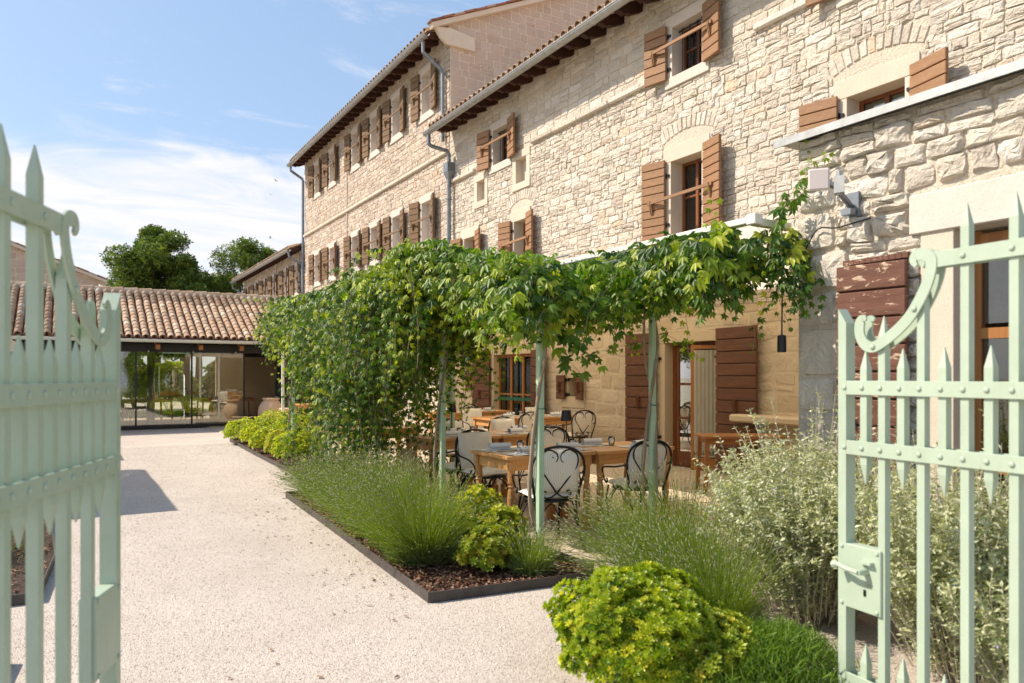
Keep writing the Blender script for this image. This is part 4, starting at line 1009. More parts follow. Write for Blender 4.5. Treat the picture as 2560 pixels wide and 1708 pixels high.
MB().bbox((4.51, 3.90, 2.70), (.045, 0, 0), (0, .045, 0), (0, 0, .042), .006).build('end_bracket', M['alu_white'], aw_)
MB().bbox((4.78, 3.96, 2.70), (.20, 0, 0), (0, .03, 0), (0, 0, .03), .004).build('side_rail', M['alu_white'], aw_)
b = MB(); b.add([(4.56, 4.0, 2.715), (XF - .02, 4.0, 2.73), (XF - .02, 18.6, 2.73), (4.56, 18.6, 2.715)], [(0, 1, 2, 3)]); b.build('fabric', M['awning'], aw_)
for y in (5.6, 7.4, 9.2, 11.0, 12.8, 14.6, 16.4, 18.2): MB().obox((6.48, y, 2.69), (1.9, 0, .0), (0, .025, 0), (0, 0, .03)).build('support_rail', M['alu_white'], aw_)
for y in (14.2, 18.5): MB().bbox((4.52, y, 1.33), (.03, 0, 0), (0, .03, 0), (0, 0, 1.33), .003).build('post', M['alu_white'], aw_)
MB().bbox((4.52, 16.38, 2.70), (.04, 0, 0), (0, 2.22, 0), (0, 0, .026), .006).build('front_rail', M['alu_white'], aw_)
# black hanging lamp on a cord at the end of the awning
b = MB(); b.tube([(4.86, 3.93, 2.68), (4.865, 3.93, 2.2), (4.86, 3.93, 1.82)], .006, 6); b.lathe([(.018, .14), (.034, .13), (.036, .0), (.03, -.002)], (4.86, 3.93, 1.69), 14)
b.build('pendant_lamp', M['black'], None, label='small black cylinder lamp hanging on a cord beside the corner of the annex', cat='lamp')

# ------------------------------------------------------------------ antenna and cable on the annex
an = thing('wall_antenna', (4.85, 3.6, 2.9), 'flat square beige antenna panel on a grey metal wall bracket', 'antenna')
def at(px, py, X):
    u_ = (px - 1280) / 1846; d = X / (_s + u_ * _c); return Vector((X, d * (_c - u_ * _s), 1.5 + (940 - py) * d / 1846))
p = at(2047, 449, 4.62)
b = MB(); b.bbox(p, Vector((.62, -.78, 0)).normalized() * .072, Vector((.78, .62, 0)).normalized() * .014, EZ * .078, .012); b.build('panel', M['plastic_grey'], an)
q = at(2098, 470, 4.72)
b = MB(); b.tube([q + EZ * .12, q - EZ * .05], .024, 10); b.obox(q + Vector((0, 0, .02)), (.03, .02, 0), (-.01, .035, 0), (0, 0, .06)); b.obox((p + q) / 2, (q - p) * .5, (0, .02, 0), (0, 0, .014)); b.build('mount', M['zinc'], an)
q2 = at(2120, 500, 4.9); b = MB(); b.tube([q - EZ * .03, q2 - EZ * .02, Vector((XA - .03, q2.y + .02, q2.z - .05))], .022, 8); b.obox((XA - .03, q2.y, q2.z - .03), (.02, 0, 0), (0, .05, 0), (0, 0, .09)); b.obox(q2 + EZ * -.09, (.03, 0, 0), (0, .04, 0), (0, 0, .022)); b.build('bracket', M['zincd'], an)
cb = [at(2177, 545, 4.95), at(2140, 556, 4.93), at(2090, 570, 4.93), at(2047, 572, 4.93), at(2020, 612, 4.93), at(2001, 659, 4.93), at(1996, 700, 4.9)]
MB().tube(catmull(cb, 4), .006, 6).build('wall_cable', M['rubber'], None, label='black cable looping across the rough stone below the antenna', cat='cable')

# ------------------------------------------------------------------ gate
def gate_leaf(name, loc, d, label, dz=0.0, lev=True):
    g = thing(name, (0, 0, 0), label, 'gate leaf', 'pair of opened gate leaves')
    mt = M['gate']; bw, bd = .0165, .0165; pitch = .09
    def bar(nm, s_, z0, z1, tip0=0, tip1=.10, w=bw, dd=bd):
        """square bar with pointed ends"""
        b = MB(); V = []; zs = []
        rings = []
        if tip0: rings.append((z0, .0015, .002)); rings.append((z0 + tip0 * .85, w, dd))
        else: rings.append((z0, w, dd))
        if tip1: rings.append((z1 - tip1 * .8, w, dd)); rings.append((z1, .0015, .002))
        else: rings.append((z1, w, dd))
        for z, a, c in rings: V += [(s_ - a, -c, z), (s_ + a, -c, z), (s_ + a, c, z), (s_ - a, c, z)]
        F = [(3, 2, 1, 0), tuple(len(V) - 4 + k for k in range(4))]
        for i in range(len(rings) - 1):
            for k in range(4): F.append((i * 4 + k, i * 4 + (k + 1) % 4, i * 4 + 4 + (k + 1) % 4, i * 4 + 4 + k))
        b.add(V, F, 0); o = b.build(nm, mt, g)
        return o
    # free stile with a bevelled head
    b = MB(); b.add([(-.021, -.028, .03), (.021, -.028, .03), (.021, .028, .03), (-.021, .028, .03), (-.021, -.028, 1.80), (.021, -.028, 1.735), (.021, .028, 1.735), (-.021, .028, 1.80)], MB.BF)
    b.build('stile', mt, g)
    heights = {2: 1.753, 4: 1.889}
    nbar = 15
    for k in range(1, nbar):
        s_ = .012 + k * pitch
        if k % 2: bar('picket', s_, 1.03, 1.612, .10, .10); bar('low_picket', s_, .05, .335, 0, .10)
        else: bar('bar', s_, .05, heights.get(k, 2.157), 0, .11)
    L = nbar * pitch + .03
    b = MB(); b.box(L - .03, -.03, .03, L + .03, .03, 2.25); b.build('hinge_stile', mt, g)
    for z, x0 in ((1.448, -.018), (1.185, -.018), (.16, -.018), (1.955, .415)):
        for sd in (-1, 1):
            b = MB(); b.bbox(((x0 + L) / 2, sd * (bd + .006), z), ((L - x0) / 2, 0, 0), (0, .0045, 0), (0, 0, .031), .0015); b.build('rail', mt, g)
            for k in range(0, nbar):
                s_ = .012 + k * pitch
                if s_ < x0: continue
                if z > 1.9 and k % 2: continue
                r = MB(); r.lathe([(.012, 0), (.010, .005), (.005, .008)], (0, 0, 0), 8)
                r.v = [(s_ + v[0], sd * (bd + .010 + v[2]), z + v[1]) for v in r.v]; r.build('rivet', mt, g, smooth=True)
    # scroll of flat bar, front and back
    C7 = [(935, 596), (918, 572), (925, 545), (955, 530), (992, 532), (1018, 560), (1015, 620), (992, 700), (950, 790), (895, 880), (825, 955), (750, 1015), (690, 1048), (645, 1035), (618, 990), (612, 945), (618, 905), (632, 888), (650, 896)]
    pts = []
    for (cx, cy) in C7:
        px, py = 1900 + .4466 * cx, 400 + .4466 * cy
        t = 1e4 / (px - 433); s_ = .09 * (5.893 - t) / .146; dep = 3.3 * t / 5.893
        pts.append(Vector((s_, 0, 1.5 + (940 - py) * dep / 1846)))
    sm = catmull(pts, 4); m = len(sm)
    for sd in (-1, 1):
        V = []; F = []
        for i, p in enumerate(sm):
            tg = (sm[min(i + 1, m - 1)] - sm[max(i - 1, 0)]).normalized(); nn = Vector((-tg.z, 0, tg.x)); t = i / (m - 1)
            w = .023 * min(1, .35 + 5 * t, .30 + 6 * (1 - t))
            for a, y in ((-w, .0), (w, .0), (w, .010), (-w, .010)): V.append(p + nn * a + Vector((0, sd * (bd + .004 + y), 0)))
        for i in range(m - 1):
            for k in range(4): F.append((i * 4 + k, i * 4 + (k + 1) % 4, i * 4 + 4 + (k + 1) % 4, i * 4 + 4 + k))
        F += [(3, 2, 1, 0), tuple(4 * (m - 1) + k for k in range(4))]
        MB().add(V, F).build('scroll', mt, g)
        for i in (len(sm) // 2 - 2, int(len(sm) * .66)):
            p = sm[i]; r = MB(); r.lathe([(.013, 0), (.011, .005), (.005, .008)], (0, 0, 0), 8)
            r.v = [(p.x + v[0], sd * (bd + .014 + v[2]), p.z + v[1]) for v in r.v]; r.build('rivet', mt, g, smooth=True)
    # lock box, handle, keyhole
    LZ = dz
    b = MB(); b.bbox((.09, 0, .62 + dz), (.107, 0, 0), (0, bd + .012, 0), (0, 0, .14), .003); lb = b.build('lock_box', mt, g)
    for sd in (-1, 1):
        b = MB(); y = sd * (bd + .012)
        b.lathe([(.018, 0), (.016, .02), (.011, .05)], (0, 0, 0), 10); b.v = [(.125 + v[0], y + sd * v[2], .66 + v[1]) for v in b.v]
        b.tube(catmull([(.125, y + sd * .05, .66), (.07, y + sd * .055, .665), (.02, y + sd * .05, .672), (-.005, y + sd * .05, .665)], 4), [.010] * 5 + [.011] * 4 + [.016] * 4, 8)
        if lev: b.build('lever', mt, lb)
        b = MB(); b.obox((.12, y + sd * .001, .565), (.006, 0, 0), (0, .002, 0), (0, 0, .014)); b.build('keyhole', M['black'], lb) if lev else None
        b = MB(); b.obox((.135, y + sd * .012, .70), (.03, 0, 0), (0, .012, 0), (0, 0, .006)); b.build('latch_cap', mt, lb) if lev else None
        for (sx, z) in ((.0, .745 + dz), (.18, .745 + dz), (.0, .495 + dz), (.18, .495 + dz)):
            r = MB(); r.lathe([(.010, 0), (.008, .004), (.004, .006)], (0, 0, 0), 8); r.v = [(sx + v[0], y + sd * v[2], z + v[1]) for v in r.v]; r.build('rivet', mt, lb, smooth=True)
    b = MB(); b.tube([(.13, bd + .05, .66), (.2, bd + .05, .655)], .006, 6)
    ang = math.atan2(d[1], d[0])
    g.location = loc; g.rotation_euler = (0, 0, ang)
    return g
gate_leaf('gate_leaf', (2.98, 2.06, 0), (-.11, -.994), 'pale green iron gate leaf with latch lever, standing open before the silvery shrub')
gate_leaf('gate_leaf', (.127, 3.01, 0), (-.381, -.925), 'pale green riveted iron gate leaf seen nearly edge on beside the gravel', .0, False)

# ------------------------------------------------------------------ furniture
def make_chair():
    t = thing('iron_chair', (0, 0, 0), 'x', 'chair', 'iron chairs at the terrace tables'); ir = M['iron']; r = .0095
    def mir(P): return [(-p[0], p[1], p[2]) for p in P]
    hoop = [(-.19, -.20, .44), (-.225, -.235, .60), (-.245, -.255, .72), (-.215, -.27, .84), (-.12, -.28, .91), (0, -.283, .93)]
    H = catmull(hoop, 5); H = H + [Vector((-p.x, p.y, p.z)) for p in H[-2::-1]]
    MB().tube(H, .0115, 8).build('back_hoop', ir, t, smooth=True)
    for s_ in (-1, 1):
        P = [(0.0, -.225, .50), (.03, -.232, .55), (.11, -.25, .66), (.175, -.262, .76), (.17, -.272, .85), (.10, -.28, .90), (.03, -.28, .875), (.012, -.278, .83), (.03, -.275, .795), (.062, -.275, .79), (.08, -.277, .815), (.066, -.279, .838), (.052, -.278, .828)]
        P = [(s_ * p[0], p[1], p[2]) for p in P]; MB().tube(catmull(P, 5), .008, 7).build('heart_scroll', ir, t, smooth=True)
        P = [(0.0, -.222, .51), (.05, -.216, .475), (.10, -.212, .47), (.135, -.213, .50), (.12, -.215, .53), (.095, -.215, .52)]
        P = [(s_ * p[0], p[1], p[2]) for p in P]; MB().tube(catmull(P, 4), .007, 6).build('foot_scroll', ir, t, smooth=True)
        P = [(.235, -.25, .70), (.275, -.12, .665), (.29, .02, .65), (.285, .13, .63), (.26, .185, .575), (.245, .18, .51), (.25, .13, .475), (.255, .10, .50), (.25, .12, .52)]
        P = [(s_ * p[0], p[1], p[2]) for p in P]; MB().tube(catmull(P, 5), .0095, 7).build('arm', ir, t, smooth=True)
        P = [(.19, -.20, .44), (.185, -.23, .28), (.20, -.27, .12), (.225, -.33, .005)]
        P = [(s_ * p[0], p[1], p[2]) for p in P]; MB().tube(catmull(P, 5), [.0105] * 16, 7).build('leg', ir, t, smooth=True)
        P = [(.19, .19, .44), (.20, .215, .30), (.185, .205, .12), (.19, .21, .005)]
        P = [(s_ * p[0], p[1], p[2]) for p in P]; MB().tube(catmull(P, 5), [.0105] * 16, 7).build('leg', ir, t, smooth=True)
        for Q in ([(.03, .20, .425), (.10, .212, .38), (.165, .21, .27), (.19, .207, .2)], [(.03, -.21, .425), (.10, -.22, .38), (.165, -.235, .27), (.192, -.25, .2)],
                  [(.20, -.05, .425), (.20, -.13, .36), (.188, -.20, .27)], [(.20, .05, .425), (.20, .13, .36), (.195, .20, .27)]):
            MB().tube(catmull([(s_ * q[0], q[1], q[2]) for q in Q], 4), .007, 6).build('brace', ir, t, smooth=True)
        for (x, y, z) in ((.186, -.235, .27), (.2, .215, .28)): MB().lathe([(.011, -.02), (.017, -.008), (.017, .008), (.011, .02)], (s_ * x, y, z), 8).build('collar', ir, t)
    ring = [(math.cos(a) * .215, math.sin(a) * .21, .435) for a in np.linspace(0, 2 * math.pi, 25)]
    b = MB(); b.tube(ring, .012, 8); b.lathe([(.205, .0), (.205, .006)], (0, 0, .432), 20); b.build('seat_frame', ir, t, smooth=False)
    # cushions
    def pillow(w, h, th, pw=3.0, n_=12):
        V = []; F = []
        for sd in (1, -1):
            for i in range(n_ + 1):
                for j in range(n_ + 1):
                    x, y = -1 + 2 * i / n_, -1 + 2 * j / n_
                    e = max(0, (1 - abs(x) ** pw) * (1 - abs(y) ** pw)) ** .5
                    V.append((x * w * (1 - .03 * (1 - abs(y)) * 0), y * h, sd * th * e + .006 * math.sin(7 * x + 3 * y) * e))
        m = n_ + 1
        for i in range(n_):
            for j in range(n_):
                q = (i * m + j, (i + 1) * m + j, (i + 1) * m + j + 1, i * m + j + 1); F.append(q); F.append(tuple(m * m + k for k in q[::-1]))
        return V, F
    V, F = pillow(.215, .205, .035, 6); MB().add([(x, y, z + .475) for x, y, z in V], F).build('seat_cushion', M['cushion_plain'], t, smooth=True)
    V, F = pillow(.215, .205, .05, 3.2); a = R(12)
    MB().add([(x, -.175 - (y + .2) * math.sin(a) + z * math.cos(a), .70 + y * math.cos(a) + z * math.sin(a)) for x, y, z in V], F).build('back_cushion', M['cushion'], t, smooth=True)
    return t
chair = make_chair(); used = [False]
def put(proto, used_, x, y, rz, label, z=TZ, group=None):
    c = copy_tree(proto) if used_[0] else proto; used_[0] = True
    c.location = (x, y, z); c.rotation_euler = (0, 0, R(rz)); c['label'] = label
    if proto.name.startswith('iron_chair'): c.scale = (.97, .97, .945)
    if group: c['group'] = group
    return c
# rz 0 faces away from the camera (+Y)
CH = [(3.56, 5.33, -13, 'heart backed iron chair with its ribbed cushion towards us at the front table'),
      (4.62, 5.42, -9, 'heart backed iron chair behind the green post with two twisted vine stems'),
      (3.80, 6.86, 182, 'iron chair facing us across the front table, nearer the gravel'),
      (4.72, 6.90, 176, 'iron chair facing us across the front table, beside the small black lamp'),
      (3.78, 7.42, 8, 'iron chair with ribbed cushion at the gravel end of the second table'),
      (4.82, 7.36, -6, 'iron chair with ribbed cushion behind the first green post at the second table'),
      (4.45, 8.86, 180, 'iron chair facing us across the second table'),
      (5.35, 8.90, 184, 'iron chair facing us at the wall end of the second table'),
      (6.42, 10.42, 6, 'iron chair with its cushioned back to us at the third table by the wall'),
      (7.55, 10.42, -4, 'iron chair with its cushioned back to us nearest the house wall at the third table'),
      (6.5, 12.05, 180, 'iron chair facing us on the far side of the third table'),
      (7.85, 12.0, 175, 'iron chair facing us by the glazed door of the house'),
      (7.1, 13.9, 14, 'iron chair standing by the fourth table in front of the glazed door'),
      (5.2, 14.2, 60, 'iron chair half turned behind the hanging creeper'),
      (5.1, 16.5, -20, 'iron chair beside the far table at the end of the pergola'),
      (4.1, 11.2, 80, 'iron chair turned sideways behind the creeper stems')]
for x, y, rz, lb in CH: put(chair, used, x, y, rz, lb)
VCH = [(1.5, 26.2, -60, 'iron chair inside the veranda by the first glass panel'), (2.0, 27.0, -100, 'iron chair inside the veranda near the lawn'),
       (3.3, 25.0, -80, 'iron chair inside the veranda at the round table'), (5.5, 24.3, 70, 'iron chair inside the open end of the veranda'),
       (6.3, 25.0, 20, 'iron chair by the grey column inside the veranda'), (7.4, 24.6, 170, 'iron chair at the dark back corner of the veranda')]
for x, y, rz, lb in VCH: put(chair, used, x, y, rz, lb, .02)

LEGP = [(.034, .62), (.034, .50), (.026, .485), (.034, .47), (.024, .455), (.030, .43), (.036, .36), (.034, .27), (.026, .20), (.034, .185), (.024, .17), (.034, .155), (.034, .15)]
def make_table(w, d, name='dining_table'):
    t = thing(name, (0, 0, 0), 'x', 'table', 'wooden tables on the terrace'); top = MB(); n_ = 4
    for k in range(n_):
        top.bbox((0, -d / 2 + d * (k + .5) / n_, .73), (w / 2, 0, 0), (0, d / n_ / 2 - .0006, 0), (0, 0, .016), .003, rng.uniform(.1, .9))
    top.build('table_top', M['pine'], t)
    b = MB()
    for s_ in (-1, 1):
        b.box(-w / 2 + .08, s_ * (d / 2 - .06) - .011, .61, w / 2 - .08, s_ * (d / 2 - .06) + .011, .714); b.box(s_ * (w / 2 - .06) - .011, -d / 2 + .08, .61, s_ * (w / 2 - .06) + .011, d / 2 - .08, .714)
    b.build('apron', M['pine'], t)
    for sx in (-1, 1):
        for sy in (-1, 1):
            x, y = sx * (w / 2 - .065), sy * (d / 2 - .065); b = MB(); k_ = .036
            b.bbox((x, y, .664), (k_, 0, 0), (0, k_, 0), (0, 0, .05), .004, .3); b.bbox((x, y, .0765), (k_, 0, 0), (0, k_, 0), (0, 0, .0765), .004, .6)
            b.lathe([(r_, z) for r_, z in LEGP[::-1]][1:], (x, y, 0), 14, .5)
            b.build('leg', M['pine_leg'], t, smooth=False)
    return t
t1 = make_table(.97, .74); ut = [False]
TB = [(3.83, 6.0, 0, 'honey pine table with turned legs nearest the path, front table of the terrace'), (4.81, 5.97, 0, 'honey pine table pushed end to end with the front table, beside the second green post'),
      (3.98, 8.05, 2, 'honey pine table in the second row at the gravel end'), (4.96, 8.08, 2, 'honey pine table in the second row, wall end'),
      (6.55, 11.15, -2, 'honey pine table in the third row near the house wall'), (7.54, 11.12, -2, 'honey pine table against the wall by the small shuttered window'),
      (6.4, 13.3, 0, 'honey pine table in the fourth row behind the third'), (7.4, 13.5, 0, 'honey pine table below the glazed door'), (5.7, 17.2, 8, 'honey pine table at the far end behind the creeper'),
      (3.75, 9.9, 0, 'honey pine table half hidden behind the thick creeper curtain')]
tops = []
for x, y, rz, lb in TB: put(t1, ut, x, y, rz, lb)
def plain_table(name, x, y, rz, w, d, h, mat, lb, cat='table', splay=.03, z=TZ, lw=.024):
    t = thing(name, (0, 0, 0), lb, cat)
    MB().bbox((0, 0, h - .016), (w / 2, 0, 0), (0, d / 2, 0), (0, 0, .016), .004, .4).build('table_top', mat, t)
    b = MB(); 
    for s_ in (-1, 1): b.box(-w / 2 + .07, s_ * (d / 2 - .05) - .01, h - .10, w / 2 - .07, s_ * (d / 2 - .05) + .01, h - .033); b.box(s_ * (w / 2 - .06) - .01, -d / 2 + .06, h - .10, s_ * (w / 2 - .06) + .01, d / 2 - .06, h - .033)
    b.build('apron', mat, t)
    for sx in (-1, 1):
        for sy in (-1, 1):
            a = Vector((sx * (w / 2 - .06), sy * (d / 2 - .05), h - .033)); c = Vector((sx * (w / 2 - .06 + splay), sy * (d / 2 - .05 + splay * .5), 0))
            MB().obox((a + c) / 2, (lw, 0, 0), (0, lw, 0), (a - c) / 2, .5).build('leg', mat, t)
    t.location = (x, y, z); t.rotation_euler = (0, 0, R(rz)); return t
plain_table('side_table', 7.28, 6.55, -32, 1.0, .5, .72, M['oak'], 'narrow red brown side table with splayed legs in front of the dark door shutter')
plain_table('low_table', 5.45, 19.3, 10, .8, .7, .74, M['pine'], 'plain orange pine side table beside the terracotta jars')
plain_table('veranda_table', 2.0, 26.0, 20, 1.6, .8, .75, M['pine'], 'pine dining table inside the veranda behind the first glass panels', z=.02)
plain_table('veranda_table', 4.4, 25.4, 0, 1.7, 1.2, .76, M['oak'], 'dark wooden table inside the veranda behind the big jar', z=.02)
plain_table('veranda_table', 7.2, 25.6, 0, .8, .8, .76, M['oak'], 'small square table in the dim corner of the veranda', z=.02)

# table settings
TT = .746 + TZ
def napkin(x, y, rz, z=TT):
    b = MB(); c = Vector((x, y, z + .034)); u = Vector((math.cos(R(rz)), math.sin(R(rz)), 0)); v = u.cross(EZ)
    pts = []; n_ = 22
    for k in range(n_): a = k / n_ * 2 * math.pi * 1.6; r_ = .030 - .016 * k / n_; pts.append((r_ * math.cos(a) * 1.25, r_ * math.sin(a)))
    V = [c + v * p[0] + EZ * p[1] + u * s_ * (.11 + rng.uniform(-.004, .004)) for s_ in (-1, 1) for p in pts]
    b.add(V, [(k, k + 1, n_ + k + 1, n_ + k) for k in range(n_ - 1)]); b.obox(c - EZ * .029, u * .115, v * .055, EZ * .004)
    return b.build('rolled_napkin', M['linen'], None, smooth=False)
def tumbler(x, y, z=TT):
    b = MB(); n_ = 14; P = [(.026, .002), (.032, .03), (.036, .06), (.033, .095), (.031, .0952), (.034, .06), (.030, .03), (.022, .008), (.001, .008)]
    b.lathe(P, (x, y, z), n_); return b.build('wine_glass', M['tumbler'], None, smooth=True)
def mat_(x, y, rz, z=TT):
    u = Vector((math.cos(R(rz)), math.sin(R(rz)), 0)); v = u.cross(EZ); c = Vector((x, y, z + .002))
    b = MB(); n_ = 10; V = []
    for i in range(n_ + 1):
        for s_ in (-1, 1): V.append(c + u * (-.21 + .42 * i / n_) + v * (s_ * .15) + EZ * (.003 * math.sin(i * 1.9 + s_) + .003))
    b.add(V, [(2 * i, 2 * i + 1, 2 * i + 3, 2 * i + 2) for i in range(n_)]); o = b.build('paper_placemat', M['paper'], None)
    # printed lines on the sheet
    l = MB()
    for k in range(6): l.obox(c + u * rng.uniform(-.05, .05) + v * (-.10 + .04 * k) + EZ * .0085, u * rng.uniform(.05, .12), v * .004, EZ * .0004)
    l.build('print', M['dark_metal'] if False else M['zincd'], o); return o
def lamp(x, y, z, lb):
    t = thing('table_lamp', (x, y, z), lb, 'lamp', 'black cordless lamps on the tables')
    MB().lathe([(.055, 0), (.055, .008), (.010, .012), (.0055, .02), (.0055, .30)], (x, y, z), 16).build('stem', M['black'], t)
    MB().lathe([(.058, .27), (.045, .37), (.043, .372), (.056, .268)], (x, y, z), 18).build('lamp_shade', M['black'], t, smooth=False); return t
lamp(4.30, 6.10, TT, 'black cordless table lamp between the two front tables'); lamp(4.08, 8.25, TT, 'black cordless table lamp on the second row table'); lamp(6.9, 13.5, TT, 'black cordless table lamp far back by the small window')
where = {0: 'front table', 1: 'joined front table', 2: 'second row table', 3: 'second row table by the wall', 4: 'third row table', 5: 'third table by the wall', 6: 'fourth row table', 7: 'glazed door table', 8: 'far end table'}
seats = [(0, -.20, -.20, 'near seat', 0), (0, -.25, .22, 'far seat', 180), (0, .33, -.10, 'middle of', 20), (1, -.15, .2, 'far seat', 175), (1, .18, -.2, 'near seat', 5),
         (2, -.1, -.2, 'near seat', 0), (2, .15, .2, 'far seat', 180), (3, -.2, -.2, 'near seat', 3), (3, .1, .2, 'far seat', 180), (4, -.1, -.2, 'near seat', 0), (4, .2, .2, 'far seat', 180),
         (5, -.1, -.2, 'near seat', 0), (5, .2, .15, 'far seat', 180), (6, 0, -.2, 'near seat', 0), (7, 0, -.2, 'near seat', 0), (8, 0, -.2, 'near seat', 0)]
for ti, dx, dy, sname, rz in seats:
    x, y = TB[ti][0] + dx, TB[ti][1] + dy
    tag(mat_(x, y, rng.uniform(-6, 6)), f'creased printed paper mat at the {sname} of the {where[ti]}', 'placemat', 'paper mats on the tables')
    tag(napkin(x + .02, y + .01, rng.uniform(-12, 25), TT + .008), f'rolled white napkin at the {sname} of the {where[ti]}', 'napkin', 'rolled napkins on the tables')
    tag(tumbler(x + .17, y + .13 * (1 if dy < 0 else -1)), f'clear stemless glass at the {sname} of the {where[ti]}', 'glass', 'glasses on the tables')

# jars and pots
def jar(name, x, y, z, prof, mat, lb, cat='jar'):
    b = MB(); b.lathe(prof, (x, y, z), 32); o = b.build(name, mat, None, smooth=True, label=lb, cat=cat)
    if o.data.polygons: pass
    return o
J1 = [(.20, 0), (.26, .08), (.33, .28), (.355, .45), (.33, .60), (.26, .72), (.20, .78), (.20, .80), (.235, .81), (.24, .84), (.23, .855), (.18, .85), (.16, .78), (.10, .7)]
jar('oil_jar', 4.92, 21.5, 0.02, J1, M['jar'], 'big round bellied terracotta jar standing in front of the veranda opening')
J2 = [(.18, 0), (.24, .07), (.31, .22), (.32, .34), (.28, .45), (.20, .53), (.18, .57), (.20, .585), (.255, .61), (.26, .645), (.25, .655), (.19, .64), (.15, .55)]
jar('oil_jar', 4.86, 19.2, 0.02, J2, M['jar'], 'shorter pale jar with a wide flat rim in front of the big jar')
jar('oil_jar', 3.95, 23.7, 0.02, J1, M['jar'], 'terracotta jar standing inside behind the last glass panel')
J3 = [(.11, 0), (.17, .1), (.20, .26), (.19, .40), (.14, .50), (.09, .56), (.085, .60), (.11, .615), (.11, .63), (.07, .625), (.05, .55)]
jar('amphora', 3.33, 7.85, 0.02, J3, M['jar'], 'narrow necked terracotta jar half hidden between the creeper and the lavender')
jar('flower_pot', 6.25, 5.15, TZ, [(.10, 0), (.15, .28), (.175, .285), (.18, .34), (.16, .345), (.12, .3)], M['pot'], 'orange terracotta pot on the terrace behind the silvery shrub', 'pot')

# parasol seen through the left gate leaf
def make_parasol(px_, py_, hw_, lb_):
    ps = thing('parasol', (px_, py_, 0), lb_, 'parasol', 'square parasols beside the gravel')
    b = MB(); n_ = 10; apex = 3.1; rim = 2.28
    for k in range(4):
        a0, a1 = math.pi / 4 + k * math.pi / 2, math.pi / 4 + (k + 1) * math.pi / 2; c0 = Vector((px_ + hw_ * 1.414 * math.cos(a0), py_ + hw_ * 1.414 * math.sin(a0), rim)); c1 = Vector((px_ + hw_ * 1.414 * math.cos(a1), py_ + hw_ * 1.414 * math.sin(a1), rim)); A = Vector((px_, py_, apex))
        for i in range(n_):
            for j in range(n_):
                def P(i_, j_):
                    s_, t_ = i_ / n_, j_ / n_; e = c0.lerp(c1, t_); p = A.lerp(e, s_); p.z += .10 * math.sin(s_ * math.pi) * -1 * math.sin(t_ * math.pi) + .012 * math.sin(s_ * 22 + t_ * 9); return p
                b.add([P(i, j), P(i + 1, j), P(i + 1, j + 1), P(i, j + 1)], [(0, 1, 2, 3)])
    b.build('canopy', M['parasol'], ps, smooth=False)
    b = MB()
    for k in range(4):
        a0, a1 = math.pi / 4 + k * math.pi / 2, math.pi / 4 + (k + 1) * math.pi / 2; c0 = Vector((px_ + hw_ * 1.414 * math.cos(a0), py_ + hw_ * 1.414 * math.sin(a0), rim - .002)); c1 = Vector((px_ + hw_ * 1.414 * math.cos(a1), py_ + hw_ * 1.414 * math.sin(a1), rim - .002)); N_ = 16
        for i in range(N_):
            p, q = c0.lerp(c1, i / N_), c0.lerp(c1, (i + 1) / N_); dz = .2 + .03 * (i % 2); dz2 = .2 + .03 * ((i + 1) % 2)
            b.add([p, q, q - EZ * dz2, p - EZ * dz], [(0, 1, 2, 3)])
    b.build('valance', M['parasol'], ps)
    b = MB(); b.lathe([(.5, 3.0), (.34, 3.1), (.05, 3.24)], (px_, py_, 0), 4); b.build('vent_cap', M['parasol'], ps)
    b = MB(); b.tube([(px_, py_, 0), (px_, py_, 3.2)], .03, 10); b.build('pole', M['oak'], ps)
    for k in range(8):
        a = k * math.pi / 4 + math.pi / 4; L_ = hw_ * (1.414 if k % 2 == 0 else 1.0)
        MB().tube([(px_, py_, 3.05), (px_ + L_ * math.cos(a), py_ + L_ * math.sin(a), rim - .01)], .013, 6).build('rib', M['oak'], ps)
    MB().bbox((px_, py_, .05), (.3, 0, 0), (0, .3, 0), (0, 0, .05), .01).build('base', M['dressed'], ps)


make_parasol(-2.95, 12.3, 2.1, 'ecru square parasol with hanging valance, nearer of the two beyond the gate leaf')
make_parasol(-3.35, 18.3, 2.3, 'ecru square parasol with hanging valance, farther one in front of the veranda')
# birds
def bird(x, y, z, rz, lb):
    b = MB(); s_ = .16
    V = [(0, .9, 0), (.16, .3, .05), (0, .2, .14), (-.16, .3, .05), (.12, -.5, .03), (0, -.6, .08), (-.12, -.5, .03), (.22, -1.1, 0), (-.22, -1.1, 0), (0, .1, -.10), (0, -.8, 0)]
    F = [(0, 1, 2), (0, 2, 3), (1, 4, 5, 2), (3, 2, 5, 6), (0, 9, 1), (0, 3, 9), (1, 9, 4), (3, 6, 9), (4, 9, 6), (4, 7, 10), (6, 10, 8), (4, 10, 5), (5, 10, 6)]
    W = [(.12, .3, .05), (.7, .45, .35), (1.5, -.25, .25), (.7, .0, .3), (.12, -.2, .05)]
    k = len(V); V += W + [(-x_, y_, z_) for x_, y_, z_ in W]; F += [(k, k + 1, k + 3, k + 4), (k + 1, k + 2, k + 3), (k + 5, k + 9, k + 8, k + 6), (k + 6, k + 8, k + 7)]
    m = Matrix.Rotation(R(rz), 3, 'Z') @ Matrix.Rotation(R(25), 3, 'Y'); V = [m @ Vector(v) * s_ + Vector((x, y, z)) for v in V]
    b.add(V, F).build('swallow', M['bird'], None, label=lb, cat='bird', group='swallows in the sky')
def sky_pt(px, py, d): r = (px - 1280) / 1846 * d; return (r * _c + d * _s, -r * _s + d * _c, 1.5 + (940 - py) * d / 1846)
bird(*sky_pt(690, 452, 62), 40, 'topmost small dark swallow near the corner of the tall house'); bird(*sky_pt(676, 487, 60), -30, 'middle small dark swallow gliding in the clouds'); bird(*sky_pt(676, 595, 60), 80, 'lowest small dark swallow above the far trees')
